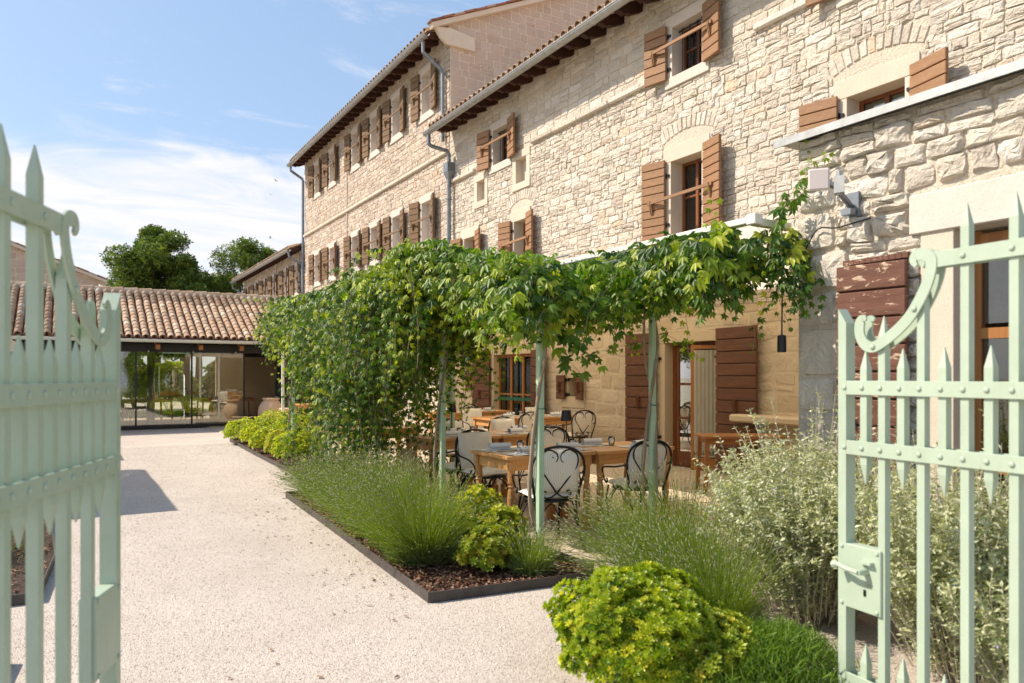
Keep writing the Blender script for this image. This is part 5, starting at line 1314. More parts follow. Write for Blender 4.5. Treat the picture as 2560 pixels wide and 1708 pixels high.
# ------------------------------------------------------------------ planting beds
def bed(name, poly, lb, chips):
    t = thing(name, (poly[0][0], poly[0][1], 0), lb, 'flower bed')
    MB().prism(poly, (0, 0, -.03), EX, EY, EZ, .05).build('soil', M['soil'], t)
    n_ = len(poly)
    for k in range(n_):
        a, b_ = Vector((*poly[k], 0)), Vector((*poly[(k + 1) % n_], 0)); e = (b_ - a); L = e.length; e.normalize(); nn = e.cross(EZ)
        MB().obox((a + b_) / 2 + nn * .004 + EZ * .03, e * (L / 2), nn * .004, EZ * .042).build('edging', M['steel_edge'], t)
    xs = [p[0] for p in poly]; ys = [p[1] for p in poly]
    P = np.stack([nr.uniform(min(xs) + .03, max(xs) - .03, chips), nr.uniform(min(ys) + .03, max(ys) - .03, chips), nr.uniform(.02, .045, chips)], 1)
    def inside(x, y):
        c = False
        for i in range(n_):
            (x1, y1), (x2, y2) = poly[i], poly[(i + 1) % n_]
            if (y1 > y) != (y2 > y) and x < (x2 - x1) * (y - y1) / (y2 - y1) + x1: c = not c
        return c
    P = P[np.array([inside(p[0], p[1]) for p in P])]; n2 = len(P)
    cv = [(-1, -1, 0), (1, -.8, .6), (.8, 1, 0), (-1, .9, .8), (0, 0, -1)]
    tip = rdir(n2) * np.array([1, 1, .35]); nm = rdir(n2, (0, 0, 1.2), .6); Mx = frames(tip, nm, np.stack([nr.uniform(.004, .010, n2), nr.uniform(.008, .024, n2), nr.uniform(.002, .005, n2)], 1))
    scatter('bark_mulch', cv, [(0, 1, 2), (0, 2, 3), (0, 4, 1), (2, 4, 3)], P, Mx, nr.random(n2) * .97, M['chip'], t, kind='stuff')
    return t
bed('mulched_bed', [(2.04, 4.46), (3.15, 4.34), (3.42, 4.5), (3.42, 9.4), (2.30, 9.25), (2.2, 7.2)], 'mulched bed in steel edging along the pergola posts, lavender end', 16000)
bed('mulched_bed', [(2.89, 10.8), (3.42, 10.7), (4.2, 17.9), (3.16, 17.8), (3.02, 14.5)], 'mulched bed in steel edging further along the terrace with round clipped shrubs', 5000)
bed('mulched_bed', [(-3.0, 5.9), (-.18, 5.8), (-.10, 7.0), (-.17, 9.2), (-.7, 12.0), (-3.2, 12.2)], 'mulched bed on the far side of the gravel seen between the gate bars', 5000)
bed('mulched_bed', [(-2.5, 2.6), (-.46, 2.7), (-.27, 4.64), (-2.5, 4.66)], 'corner of a mulched bed at the bottom beside the gate hinge', 2500)

# gravel chips
n_ = 170000
u1 = nr.random(n_); Y = 2.4 + 15 * u1 ** 2.6; X = nr.uniform(-1.2, 4.4, n_)
keep = ((X < 3.4) | (Y < 4.4)) & (X < .35 * Y + 2.4)
for (a0, a1, b0, b1) in ((2.1, 3.5, 4.45, 9.3), (-3, -.16, 5.8, 12), (-3, -.3, 2.6, 4.65)): keep &= ~((X > a0) & (X < a1) & (Y > b0) & (Y < b1))
X, Y = X[keep], Y[keep]; m = len(X)
oct_ = [(1, .1, 0), (-.3, 1, .1), (-.9, -.7, 0), (.1, .1, .9)]; of = [(0, 1, 3), (1, 2, 3), (2, 0, 3), (1, 0, 2)]
sz = (nr.uniform(.0035, .0075, m) * (0.75 + .06 * Y))[:, None] * nr.uniform(.6, 1.2, (m, 3)); Mx = frames(rdir(m), rdir(m), sz); Mx[:, 2, :] *= .45
scatter('gravel', oct_, of, np.stack([X, Y, nr.uniform(-.001, .0015, m)], 1), Mx, nr.random(m) * .97, M['pebble'], kind='stuff')

# fallen leaves and bark bits strewn along the bed edge
n2 = 110; P = np.stack([2.05 - np.abs(nr.normal(0, .35, n2)), nr.uniform(4.2, 9.4, n2), np.full(n2, .008)], 1)
P[:14] = np.stack([nr.uniform(.3, 3.2, 14), nr.uniform(2.8, 4.3, 14), np.full(14, .008)], 1)
scatter('fallen_bits', [(-1, -1, 0), (1, -.8, .6), (.8, 1, 0), (-1, .9, .8)], [(0, 1, 2), (0, 2, 3)], P, frames(rdir(n2) * np.array([1, 1, .1]), rdir(n2, (0, 0, 2), .5), np.stack([nr.uniform(.004, .009, n2), nr.uniform(.008, .02, n2), np.full(n2, .004)], 1)), nr.random(n2) * .97, M['chip'], kind='stuff')
# ------------------------------------------------------------------ foliage templates
LEAF2 = np.array([(0, 0, 0), (-.25, .52, .05), (0, 1, -.14), (.25, .52, .05)]); LF2 = [(0, 2, 1), (0, 3, 2)]
LEAF = np.array([(0, 0, 0), (-.25, .50, .06), (0, .5, -.04), (.25, .50, .06), (0, 1, -.14)]); LF = [(0, 2, 1), (0, 3, 2), (2, 4, 1), (3, 4, 2)]
def multi(parts, L=LEAF2, LF_=LF2):
    V = []; F = []
    for Mt, off in parts:
        b = len(V); V += [tuple(Mt @ np.array(v) + off) for v in L]; F += [tuple(i + b for i in q) for q in LF_]
    return V, F
def rotz(a): return np.array([[math.cos(a), -math.sin(a), 0], [math.sin(a), math.cos(a), 0], [0, 0, 1]])
def rotx(a): return np.array([[1, 0, 0], [0, math.cos(a), -math.sin(a)], [0, math.sin(a), math.cos(a)]])
CREEP = multi([(rotz(a) @ rotx(-.25 - abs(a) * .15) * s_, np.zeros(3)) for a, s_ in ((0, 1), (.58, .92), (-.58, .92), (1.25, .68), (-1.25, .68))])
CREEPB = multi([(rotz(a) @ rotx(-.25 - abs(a) * .15) * s_, np.zeros(3)) for a, s_ in ((0, 1.1), (.68, 1.0), (-.68, 1.0), (1.42, .72), (-1.42, .72))], np.array([(0, 0, 0), (-.19, .50, .05), (0, .5, -.05), (.19, .50, .05), (0, 1, -.18)]), [(0, 2, 1), (0, 3, 2), (2, 4, 1), (3, 4, 2)])
LOB = np.array([(0, 0, 0), (-.22, .66, .04), (0, 1, -.06), (.22, .66, .04)])
WHORL = multi([(rotz(a) @ rotx(R(el)) * s_, np.array([0, 0, .0])) for a, el, s_ in [(k * 1.05, 38, 1.0) for k in range(6)] + [(.5 + k * 2.1, 66, .85) for k in range(3)]], LOB)
def stem_template(bend, seg=3, w0=1.0, w1=.35):
    V = []; F = []
    for i in range(seg + 1):
        t = i / seg; w = (w0 + (w1 - w0) * t) * .5; y = t; z = -bend * t * t
        V += [(-w, y, z), (w, y, z)]
    for i in range(seg): a = 2 * i; F.append((a, a + 1, a + 3, a + 2))
    return V, F
def cylp(n, c, r, z0=0.0):
    a = nr.uniform(0, 6.283, n); q = r * np.sqrt(nr.random(n)); return np.stack([c[0] + q * np.cos(a), c[1] + q * np.sin(a), np.full(n, c[2] + z0)], 1)

def lavender(x, y, r, L, n_, lb, lean=(0, 0, 0), z=.02, spread=.9, dens=1.0, name='lavender_bush', wst=.0034, spike=1.0):
    t = thing(name, (x, y, z), lb, 'lavender')
    c = (x, y, z)
    for k, bend in enumerate((.05, .22, .40)):
        m = n_ // 3; P = cylp(m, c, r * .55); d = (P - np.array(c)) / r * spread
        tip = d * 1.0 + np.array([0, 0, 1.0]) + rdir(m, (0, 0, 0), .16) + np.array(lean); ln = nr.uniform(.6, 1.06, m) * L
        nm = np.cross(tip, np.cross(np.array([0, 0, 1.0]), tip) + rdir(m) * .01)   # droop outwards
        tipn = tip / np.linalg.norm(tip, axis=1, keepdims=True); upn = np.array([0, 0, 1.0]) - tipn * tipn[:, 2:3]; upn += rdir(m, (0, 0, 0), .05)
        V, F = stem_template(bend); F3 = frames(tip, upn, np.stack([np.full(m, wst) * nr.uniform(.8, 1.5, m), ln, ln], 1))
        # thin crossed ribbons so that a stem has body from every side
        V2 = list(V) + [(0, v[1], v[2] + v[0] * .004 / 1.0) for v in V]
        scatter('stems', V, F, P, F3, nr.random(m), M['lav_stem'], t, origin=c, kind='stuff')
        Vz = [(0.0, v[1], v[2] + v[0] * wst / max(L, .1)) for v in V]
        scatter('stems', Vz, F, P, F3, nr.random(m), M['lav_stem'], t, origin=c, kind='stuff')
        if spike:
            e = np.einsum('nij,j->ni', F3, np.array([0, 1.0, -bend])) + P; tg = np.einsum('nij,j->ni', F3, np.array([0, 1.0, -2 * bend]))
            sv_, sf_ = [(1, 0, 0), (-.5, 0, .87), (-.5, 0, -.87), (1.3, .4, 0), (-.65, .4, 1.1), (-.65, .4, -1.1), (.0, 1, 0)], [(0, 1, 4, 3), (1, 2, 5, 4), (2, 0, 3, 5), (3, 4, 6, 6), (4, 5, 6, 6), (5, 3, 6, 6)]
            tri = []
            for q in sf_:
                tri.append(q[:3]);
                if q[3] != q[2]: tri.append((q[0], q[2], q[3]))
            Ms = frames(tg, rdir(m), np.stack([np.full(m, .0026 * spike), nr.uniform(.016, .034, m) * spike, np.full(m, .0026 * spike)], 1))
            scatter('flower_spikes', sv_, tri, e, Ms, nr.random(m), M['lav_spike'], t, origin=c, kind='stuff')
    m = int(n_ * 2.2 * dens); P = cylp(m, c, r * .95); d = (P - np.array(c)) / r; hz = nr.random(m) ** .8 * L * .42 * (1 - .5 * np.linalg.norm(d[:, :2], axis=1)); P[:, 2] += hz; P[:, :2] += d[:, :2] * hz[:, None] * .5
    tip = d + rdir(m, (0, 0, .7), .7) + np.array(lean) * .5; V, F = stem_template(.15, 2, 1, .5)
    scatter('leaves', V, F, P, frames(tip, rdir(m), np.stack([np.full(m, .0045), nr.uniform(.05, .10, m), np.full(m, .06)], 1)), nr.random(m), M['lav_leaf'], t, origin=c, kind='stuff')
    return t
def shrub(name, x, y, rx, ry, h, n_, mat, size, lb, cat='shrub', z=.02, dark=None, rough=.18, cut=.35):
    """rounded shrub: leaf whorls through an uneven dome, twigs inside"""
    t = thing(name, (x, y, z), lb, cat); c = np.array((x, y, z))
    d = rdir(n_); d[:, 2] = np.abs(d[:, 2]) * 1.15 - .18; d /= np.linalg.norm(d, axis=1, keepdims=True)
    lump = np.array([noise.noise(Vector(v) * 2.3 + Vector((x, y, 1))) + .5 * noise.noise(Vector(v) * 5.5 + Vector((x, y, 7))) for v in d]) * rough
    rad = (1 + lump) * (1 - cut * nr.random(n_) ** 2.0)
    P = c + d * rad[:, None] * np.array([rx, ry, h * .62]) + np.array([0, 0, h * .36]); P[:, 2] = np.maximum(P[:, 2], z + .02)
    axis = d + rdir(n_, (0, 0, .35), .45)
    # whorl template has Z as its axis
    tipv = np.cross(axis, rdir(n_)); Mx = frames(tipv, axis, nr.uniform(.7, 1.25, n_) * size)
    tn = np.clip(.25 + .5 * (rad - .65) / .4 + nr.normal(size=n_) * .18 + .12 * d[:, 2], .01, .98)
    V, F = WHORL if n_ != 1300 or 'rear' in name else WHORL
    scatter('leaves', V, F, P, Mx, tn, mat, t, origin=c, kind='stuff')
    b = MB()
    for k in range(14):
        a = rng.uniform(0, 6.28); q = rng.uniform(.3, .8); e = Vector((x + math.cos(a) * rx * q, y + math.sin(a) * ry * q, z + h * rng.uniform(.45, .8)))
        b.tube([(x + math.cos(a) * .03, y + math.sin(a) * .03, z - .01), Vector((x, y, z)).lerp(e, .5) + Vector((0, 0, .03)), e], [.007, .005, .003], 5)
    b.build('twigs', M['bark'], t); return t

# lavender along the path
LV = [(2.42, 5.42, .26, .70, 1500, 'tall lavender nearest the mulched corner of the bed', (-.25, -.25, 0)), (2.52, 5.95, .30, .74, 1900, 'widest lavender leaning out over the steel edging', (-.35, -.10, 0)),
      (2.55, 6.65, .30, .74, 1700, 'lavender beside the second pergola post', (-.3, .05, 0)), (2.60, 7.35, .28, .72, 1300, 'lavender in the middle of the bed in front of the terracotta jar', (-.3, .1, 0)),
      (2.62, 8.05, .26, .66, 1000, 'lavender behind the middle one, greyer spikes', (-.3, .15, 0)), (2.68, 8.75, .26, .62, 800, 'lavender at the far end of the first bed', (-.25, .2, 0)),
      (2.96, 4.66, .13, .36, 420, 'small pale lavender tuft at the foot of the front green post', (.05, -.1, 0))]
for x, y, r, L, n_, lb, ln in LV: lavender(x, y, r, L, n_, lb, ln, spread=1.0 if r > .2 else .8)
shrub('lime_shrub', 2.70, 4.86, .22, .20, .34, 520, M['pitto_yel'], .042, 'low yellow green shrub with bare twigs at the mulched corner of the bed', cut=.6, rough=.35)
shrub('lime_shrub', 2.98, 5.12, .19, .19, .44, 520, M['pitto_yel'], .038, 'small yellowish shrub just behind the corner shrub by the table leg', cut=.5)
shrub('lime_shrub', 2.96, 5.50, .22, .22, .56, 640, M['pitto'], .036, 'bright lime shrub in front of the first table leg', cut=.4)
BS = [(3.32, 16.9, .5, .5, .55, 'rounded lime shrub at the far tip of the second bed'), (3.45, 15.7, .52, .5, .6, 'rounded lime shrub second from the far tip of the bed'), (3.30, 13.6, .34, .4, .5, 'small yellow tipped shrub between two round ones'),
      (3.25, 12.4, .42, .42, .58, 'round lime shrub nearest us in the second bed'), (3.9, 15.0, .5, .6, .75, 'taller lime shrub at the terrace side of the second bed'), (4.05, 17.2, .6, .6, .7, 'broad lime shrub beside the pale jar'), (3.3, 14.6, .42, .42, .5, 'round lime shrub in the middle of the second bed')]
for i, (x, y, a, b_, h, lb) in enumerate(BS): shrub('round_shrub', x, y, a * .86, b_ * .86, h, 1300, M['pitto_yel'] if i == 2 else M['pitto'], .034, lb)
lavender(3.7, 13.2, .35, .6, 900, 'greyish lavender behind the round shrubs of the second bed', (-.1, -.1, 0), wst=.006); lavender(3.75, 16.2, .4, .55, 900, 'grey green lavender between the far lime shrubs', (-.1, 0, 0), wst=.007)

# foreground right
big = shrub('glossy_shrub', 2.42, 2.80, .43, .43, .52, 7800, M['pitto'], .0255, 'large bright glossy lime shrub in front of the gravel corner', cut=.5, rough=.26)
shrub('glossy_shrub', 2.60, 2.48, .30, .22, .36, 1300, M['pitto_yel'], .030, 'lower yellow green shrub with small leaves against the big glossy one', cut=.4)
lavender(3.38, 3.55, .24, .84, 900, 'lavender fanning out across the gap beside the terrace stones', (-.45, .15, 0), spread=1.0, dens=.8); lavender(3.80, 4.0, .22, .86, 420, 'tall lavender with pale spikes in front of the second green post', (-.15, .2, 0), spread=1.1, dens=.7)
lavender(3.12, 3.02, .26, .62, 1300, 'leafy lavender between the glossy shrub and the silvery one', (-.25, .1, 0), spread=1.0)
# rosemary like ground plant
def needle(x, y, rx, ry, h, n_, lb, mat='rosemary'):
    t = thing('rosemary_bush', (x, y, 0), lb, 'shrub'); P = np.stack([nr.normal(x, rx * .5, n_), nr.normal(y, ry * .5, n_), nr.random(n_) * h], 1)
    rr = ((P[:, 0] - x) / rx) ** 2 + ((P[:, 1] - y) / ry) ** 2; P[:, 2] *= np.clip(1.15 - rr * .6, .15, 1.1); V, F = stem_template(.1, 2, 1, .4)
    scatter('leaves', V, F, P, frames(rdir(n_, (0, 0, .9), .8), rdir(n_), np.stack([np.full(n_, .0045), nr.uniform(.03, .065, n_), np.full(n_, .05)], 1)), nr.random(n_), M[mat], t, kind='stuff', origin=(x, y, 0))
    b = MB()
    for k in range(30):
        a, q = rng.uniform(0, 6.28), rng.uniform(.2, .9); b.tube([(x + math.cos(a) * .04, y + math.sin(a) * .04, -.01), (x + math.cos(a) * rx * q, y + math.sin(a) * ry * q, h * .8)], [.005, .003], 5)
    b.build('twigs', M['bark_dark'], t); return t
needle(2.78, 2.32, .44, .30, .30, 12000, 'dark green needle leaved shrub at the foot of the gate latch side')
needle(-.85, 7.4, .42, .6, .5, 7000, 'dark rosemary in the bed seen between the gate bars'); needle(-1.0, 9.2, .5, .6, .5, 5000, 'second rosemary further back in the bed beyond the gate')
# silver shrub
def silver(x, y, rx, ry, h, ns, lb):
    t = thing('silver_shrub', (x, y, 0), lb, 'shrub'); SP, SM, ST = [], [], []; b = MB(); fp = []
    for k in range(ns):
        a = rng.uniform(0, 6.283); q = math.sqrt(rng.random()) * .75; base = Vector((x + math.cos(a) * rx * q * .5, y + math.sin(a) * ry * q * .5, rng.uniform(.0, h * .35)))
        top = h * rng.uniform(.55, 1.08) * (1 - .35 * q) * (1.22 if rng.random() < .12 else 1)
        e = Vector((x + math.cos(a) * rx * q * 1.25 + rng.uniform(-.1, .1), y + math.sin(a) * ry * q * 1.2 + rng.uniform(-.1, .1), top))
        mid = base.lerp(e, .5) + Vector((rng.uniform(-.06, .06), rng.uniform(-.06, .06), .08)); pts = catmull([base, mid, e], 5); b.tube([pts[i] for i in range(0, len(pts), 2)], [.0035, .003, .0026, .0022, .002, .0015][:len(pts[::2])], 4, False)
        nl = 26
        for i in range(nl):
            s_ = (.08 + .92 * i / nl) * (len(pts) - 1); i0 = int(s_); p = pts[i0].lerp(pts[min(i0 + 1, len(pts) - 1)], s_ - i0); tg = (pts[min(i0 + 1, len(pts) - 1)] - pts[max(i0 - 1, 0)]).normalized()
            sd = tg.orthogonal().normalized(); sd.rotate(Matrix.Rotation(i * 1.57 + rng.uniform(-.3, .3), 3, tg)); SP.append(p); SM.append(tg * .55 + sd); ST.append(nr.random())
            if rng.random() < .5: s2 = -sd; SP.append(p); SM.append(tg * .55 + s2); ST.append(nr.random())
        if rng.random() < .10: fp.append(e - EZ * .03)
    P = np.array([tuple(p) for p in SP]); m = len(P); V = LEAF2 * np.array([.85, 1, 1])
    scatter('leaves', V, LF2, P, frames(np.array([tuple(v) for v in SM]), rdir(m, (0, 0, .5), .6), nr.uniform(.018, .040, m)), np.array(ST) * .98, M['silver'], t, kind='stuff', origin=(x, y, 0))
    b.build('stems', M['silver_stem'], t, kind='stuff')
    for p in fp[:26]:
        f = MB()
        for k in range(4): a = k * 1.57; f.add([p, p + Vector((math.cos(a) * .008, math.sin(a) * .008, .002)), p + Vector((math.cos(a + .5) * .014, math.sin(a + .5) * .014, -.004)), p + Vector((math.cos(a + 1) * .007, math.sin(a + 1) * .007, .004))], [(0, 1, 2, 3)])
        f.build('flower', M['flower'], t)
    return t
silver(3.98, 2.98, .74, .74, 1.16, 1500, 'big silvery leaved shrub with pale violet flowers against the annex corner')
lavender(3.62, 3.55, .22, .70, 520, 'lavender between the terrace edge and the silvery shrub', (-.25, .1, 0), spread=1.1, dens=.8)
silver(3.85, 2.0, .66, .66, 1.1, 1000, 'silvery leaved shrub behind the bars of the gate under the annex window')
silver(3.5, 1.5, .4, .45, .8, 350, 'small silvery shrub at the hinge end of the gate')

# ------------------------------------------------------------------ creeper on the pergola
LC = np.array([(0, 0, 0), (-.185, .52, .05), (0, 1, -.16), (.185, .52, .05)])
CREEP = multi([(rotz(a) @ rotx(-.25 - abs(a) * .15) * s_, np.zeros(3)) for a, s_ in ((0, 1.1), (.68, 1.0), (-.68, 1.0), (1.42, .72), (-1.42, .72))], LC)
CV, CF = CREEP; CV = np.array(CV)
me_leaf = bpy.data.meshes.new('leaf'); me_leaf.from_pydata([tuple(v) for v in CREEPB[0]], [], CREEPB[1]); me_leaf.materials.append(M['vine_leaf'])
shots = []
def vine(lb, trunk, y0, y1, x0, x1, zt, hang, ns, top=600, side=(-.8, -.5), big=1.0, singles=60, extra=(), twist=.06, out_=.3, stems=1):
    t = thing('creeper_vine', (trunk[0], trunk[1], 0), lb, 'vine', 'creeper vines trained up the pergola posts'); P, T, N_, S, C = [], [], [], [], []
    st = MB()
    def leaf(p, tip, nm, s_, c): P.append(tuple(p)); T.append(tuple(tip)); N_.append(tuple(nm)); S.append(s_); C.append(c)
    def shoot(start, dirv, L, drop, sz, c0):
        pts = [start]; d = dirv.normalized(); n2 = max(4, int(L / .07)); ps_ = start.copy(); ph = rng.uniform(0, 6.28)
        for i in range(n2):
            t_ = i / n2; d = (d + Vector((rng.uniform(-.16, .16), rng.uniform(-.16, .16), -drop * (1 - .3 * t_)))).normalized(); ps_ = ps_ + d * (L / n2); pts.append(ps_.copy())
            sdv = Vector((math.cos(ph + i * 2.4), math.sin(ph + i * 2.4), rng.uniform(-.3, .3))) + Vector((side[0], side[1], .1)) * .5
            s_ = sz * rng.uniform(.75, 1.15) * (1 - .62 * t_ ** 1.6)
            tip = sdv * .8 + Vector((0, 0, -.9)); nm = Vector((side[0] + rng.uniform(-.6, .6), side[1] + rng.uniform(-.6, .6), .7 + rng.uniform(-.4, .4)))
            leaf(ps_ + sdv * .04, tip, nm, s_, min(.98, max(.01, c0 + .45 * t_ ** 2 + rng.uniform(-.16, .16))))
            if rng.random() < .5: leaf(ps_ - sdv * .03, -sdv * .5 + Vector((0, 0, -.8)), nm + Vector((rng.uniform(-1, 1), rng.uniform(-1, 1), 0)), s_ * .85, min(.98, max(.01, c0 + .4 * t_ ** 2 + rng.uniform(-.16, .16))))
        st.tube(pts[::2] if len(pts) > 5 else pts, .0022, 3, False)
    for k in range(ns):
        y = rng.uniform(y0, y1); lump = max(0, min(1, .5 + .95 * noise.noise(Vector((y * 2.3, x0, 5))))); x = x0 + (x1 - x0) * rng.random() ** 2.2
        z = zt(y) - rng.random() * .28; hg = hang(y) * rng.uniform(.35, 1.0) * (.42 + .85 * lump)
        dv = Vector((side[0] * rng.uniform(.1, 1), side[1] * rng.uniform(-.4, .9) + rng.uniform(-.4, .4), rng.uniform(-.2, .6))) * out_ + Vector((0, 0, -.1))
        c0 = rng.choice((.08, .15, .25, .45, .78)) + (.30 if y > 6.8 and z < zt(y) - .05 else 0); shoot(Vector((x, y, z)), dv, hg, rng.uniform(.12, .3), .085 * big * rng.uniform(.8, 1.2), c0)  # far run tinted paler: its sunlit look is put into the leaf colour
    for k in range(top):
        y = rng.uniform(y0, y1); x = rng.uniform(x0 - .05, max(x1, x0 + .5)); z = zt(y) + rng.uniform(-.35, .05)
        leaf((x, y, z), (rng.uniform(-1, 1), rng.uniform(-1, 1), rng.uniform(-.9, .1)), (side[0] * .5 + rng.uniform(-.6, .6), side[1] * .5 + rng.uniform(-.6, .6), 1), .085 * big * rng.uniform(.7, 1.2), rng.uniform(.05, .5))
    for (p, d, L, dr, sz, c0) in extra: shoot(Vector(p), Vector(d), L, dr, sz, c0)
    # woody stems twisting up the post
    for q in range(stems):
        pts = []; ph = q * 2.9
        for i in range(26):
            z = i / 25 * (2.35 if trunk[0] < 4 else 2.65); a = ph + z * 3.1 + .6 * math.sin(z * 4 + q); r_ = twist * (1 + .5 * math.sin(z * 3.3 + q)); pts.append((trunk[0] + math.cos(a) * r_, trunk[1] + math.sin(a) * r_, z))
        MB().tube(pts, [(.016 if q == 0 else .012) * (1.15 - .35 * i / 25 + .12 * math.sin(i * 1.9)) for i in range(26)], 8, t=.4).build('stem', M['bark'], t, smooth=True)
    for zz in (1.25,):
        b = MB(); b.tube([(trunk[0] + math.cos(a) * .045, trunk[1] + math.sin(a) * .045, zz + .01 * math.sin(a)) for a in np.linspace(0, 6.283, 13)], .004, 4); b.build('tie', M['tie'], t)
    P, T, N_, S, C = map(np.array, (P, T, N_, S, C)); Mx = frames(T, N_, S)
    # the leaves that show largest become pieces of their own
    sc_ = np.array([s_ / project(p)[2] for p, s_ in zip(P, S)]); ordr = np.argsort(-sc_); one = ordr[:singles]; rest_ = ordr[singles:]
    org = WORG[t.name]
    for i in one:
        o = bpy.data.objects.new('leaf', me_leaf); COL.objects.link(o); o.parent = t
        m4 = Matrix(Mx[i].tolist()).to_4x4(); m4.translation = Vector(P[i]) - org; o.matrix_local = m4
    scatter('foliage', CV, CF, P[rest_], Mx[rest_], C[rest_], M['vine_leaf'], t, origin=trunk + (0,), kind='stuff')
    st.build('shoots', M['bark'], t, kind='stuff'); return t
zt_front = lambda y: 2.50 + .16 * noise.noise(Vector((y * 1.1, 0, 0))) + (.22 if 5.7 < y < 6.9 else 0) * math.sin((y - 5.7) / 1.2 * math.pi) if y < 6.9 else 2.62 + .12 * noise.noise(Vector((y * .9, 0, 0)))
vine('creeper vine winding up the frontmost green post beside the first table', (3.2, 4.9), 4.55, 6.1, 2.9, 4.0, lambda y: 2.38 + .26 * max(0, min(1, (y - 5.0) / .9)), lambda y: .62, 360, 500, singles=70, big=1.2,
     extra=[((3.22, 4.86, 1.95), (.5, -.3, -.1), .42, .25, .13, .05), ((3.24, 4.84, 1.75), (.4, -.1, -.1), .35, .3, .13, .05), ((3.15, 4.9, 2.1), (-.4, .3, 0), .7, .2, .09, .5), ((3.25, 4.85, 1.85), (.6, -.5, -.1), .5, .12, .12, .1)])
vine('creeper vine on the second front post with lower hanging sprays', (3.2, 6.68), 6.1, 7.6, 2.75, 4.2, lambda y: zt_front(y), lambda y: .85 if y < 6.4 else 1.45, 560, 520, singles=60)
vine('creeper vine on the third front post forming the thick curtain down to the lavender', (3.2, 8.5), 7.4, 9.5, 2.85, 4.2, zt_front, lambda y: 2.3, 820, 600, singles=40, stems=2, out_=.2)
vine('bright green creeper vine on the fourth front post', (3.2, 10.4), 9.6, 11.6, 2.85, 4.2, zt_front, lambda y: .85, 540, 500, singles=10, out_=.25)
vine('creeper vine spilling far out over the gravel at the veranda end', (3.2, 12.4), 11.5, 12.6, 3.05, 4.2, lambda y: 2.70 - .12 * (y - 11.7), lambda y: .8, 560, 400, singles=0, out_=.3)
vine('creeper vine with two twisted stems by the door, dark leaves under the white rail', (4.46, 5.0), 3.96, 6.7, 4.22, 4.84, lambda y: 2.66 - .05 * abs(y - 5), lambda y: .62 + .22 * noise.noise(Vector((y * 2.1, 0, 0))) + (.25 if y < 4.3 else 0), 460, 560, singles=120, big=1.38, stems=2, out_=.22,
     extra=[((4.42, 4.95, 1.80), (-.6, .3, -.05), .55, .03, .07, .5), ((4.46, 4.95, 1.9), (.5, -.3, -.1), .45, .12, .085, .5), ((4.85, 3.98, 2.5), (.0, .05, -1), .85, .1, .07, .1), ((4.80, 4.0, 2.6), (.1, -.1, -1), .75, .1, .07, .1), ((4.4, 4.6, 2.3), (-.1, -.2, -1), .75, .1, .06, .75), ((4.4, 5.2, 2.3), (-.2, -.1, -1), .6, .1, .06, .7),
            ((4.7, 3.92, 2.62), (.28, -.22, .5), .55, -.02, .10, .3), ((4.75, 3.88, 2.72), (.2, -.3, .65), .6, -.02, .09, .45), ((4.9, 3.75, 2.95), (.05, .1, 1), .55, -.04, .045, .6), ((4.6, 4.4, 2.7), (-.1, -.2, .6), .35, .0, .06, .7)]
     + [((4.60 + .36 * k / 14, 3.88 + .1 * rng.random(), 2.74 - .3 * rng.random()), (rng.uniform(-.3, .3), -.3, -.2), rng.uniform(.3, .75), .2, .095, rng.choice((.05, .1, .2, .4))) for k in range(15)])

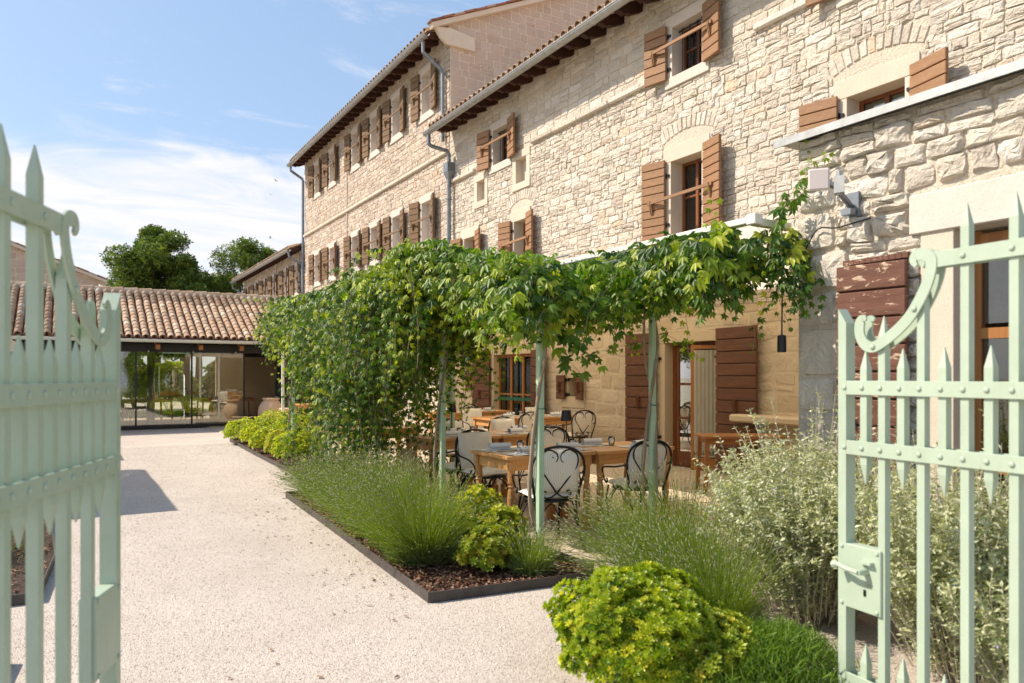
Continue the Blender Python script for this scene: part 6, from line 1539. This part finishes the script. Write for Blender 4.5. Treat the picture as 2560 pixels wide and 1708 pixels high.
# ------------------------------------------------------------------ trees
def tree(name, x, y, h, cr, ch, n_, lb, leaf=.16, blobs=22, mat='oak_leaf', seed=1):
    r2 = random.Random(seed); t = thing(name, (x, y, 0), lb, 'tree', 'trees beyond the veranda'); z0 = h - ch
    MB().tube(catmull([(x, y, -.1), (x + .1, y, h * .3), (x - .05, y + .1, h * .55), (x, y, h * .8)], 4), [.26 * (1 - .06 * i) for i in range(13)], 9).build('trunk', M['bark_dark'], t)
    cs = []
    for k in range(blobs):
        a = r2.uniform(0, 6.28); q = math.sqrt(r2.random()); zz = r2.random(); rr = cr * math.sin(math.pi * min(.98, (zz * .8 + .12))) ** .7
        cs.append((x + math.cos(a) * rr * q, y + math.sin(a) * rr * q, z0 + ch * (zz * .88 + .04), cr * r2.uniform(.26, .46)))
    b = MB()
    for (cx, cy, cz, r_) in cs: b.tube([(x, y, h * .35 + (cz - h * .35) * .3), ((x + cx) / 2, (y + cy) / 2, cz - r_ * .8), (cx, cy, cz)], [.07, .045, .02], 5)
    b.build('limbs', M['bark_dark'], t)
    P = []; 
    for (cx, cy, cz, r_) in cs:
        m = int(n_ / blobs); d = rdir(m); q = nr.random(m) ** .4; P.append(np.array([cx, cy, cz]) + d * (q * r_)[:, None] * np.array([1, 1, .75]))
    P = np.concatenate(P); m = len(P); V, F = multi([(rotz(a) @ rotx(.4), np.array([0, 0, 0])) for a in (0, 2.1, 4.2)])
    scatter('crown', V, F, P, frames(rdir(m), rdir(m, (0, 0, .6), 1), nr.uniform(.6, 1.2, m) * leaf), nr.random(m), M[mat], t, origin=(x, y, 0), kind=None)
    return t
tree('oak_tree', 4.5, 49.5, 10.6, 2.45, 6.4, 15000, 'tall rounded oak standing alone against the clouds beyond the veranda', .20, 34, seed=3)
tree('oak_tree', 9.5, 48.0, 9.9, 2.6, 5.5, 10000, 'dark tree behind the end of the low stone wing', .19, 26, seed=5)
tree('broadleaf_tree', 7.0, 50.5, 8.0, 2.8, 5.0, 9000, 'low broad tree filling the gap between the two taller ones', .18, 24, seed=8)
tree('broadleaf_tree', 5.6, 46.5, 7.2, 2.2, 4.6, 7000, 'smaller paler tree in front of the tall oak', .17, 20, seed=9)
tree('broadleaf_tree', 1.6, 51.0, 6.2, 2.4, 4.0, 5000, 'low tree just beyond the barn gable', .18, 18, seed=12)
# shrubs of the rear courtyard, seen through the glass
for k, (x, y, h) in enumerate(((-5.5, 33.8, 2.2), (-3.2, 34.2, 2.4), (-.8, 34.0, 2.0), (1.6, 34.4, 2.6), (3.6, 34.2, 2.1), (5.8, 32.5, 2.3), (7.6, 31.5, 2.2))):
    shrub('garden_shrub', x, y, 1.15, .8, h, 1300, M['pitto_dark'] if k % 2 else M['pitto'], .16, ['tall green shrub far left behind the veranda glass', 'dark garden shrub beyond the rear lawn by the barn', 'lime shrub beyond the middle of the rear lawn', 'dark bushy shrub behind the second glass panel', 'lime garden shrub behind the third glass panel', 'dark garden shrub behind the veranda columns', 'lime garden shrub beside the tall house in the rear court'][k], z=0)
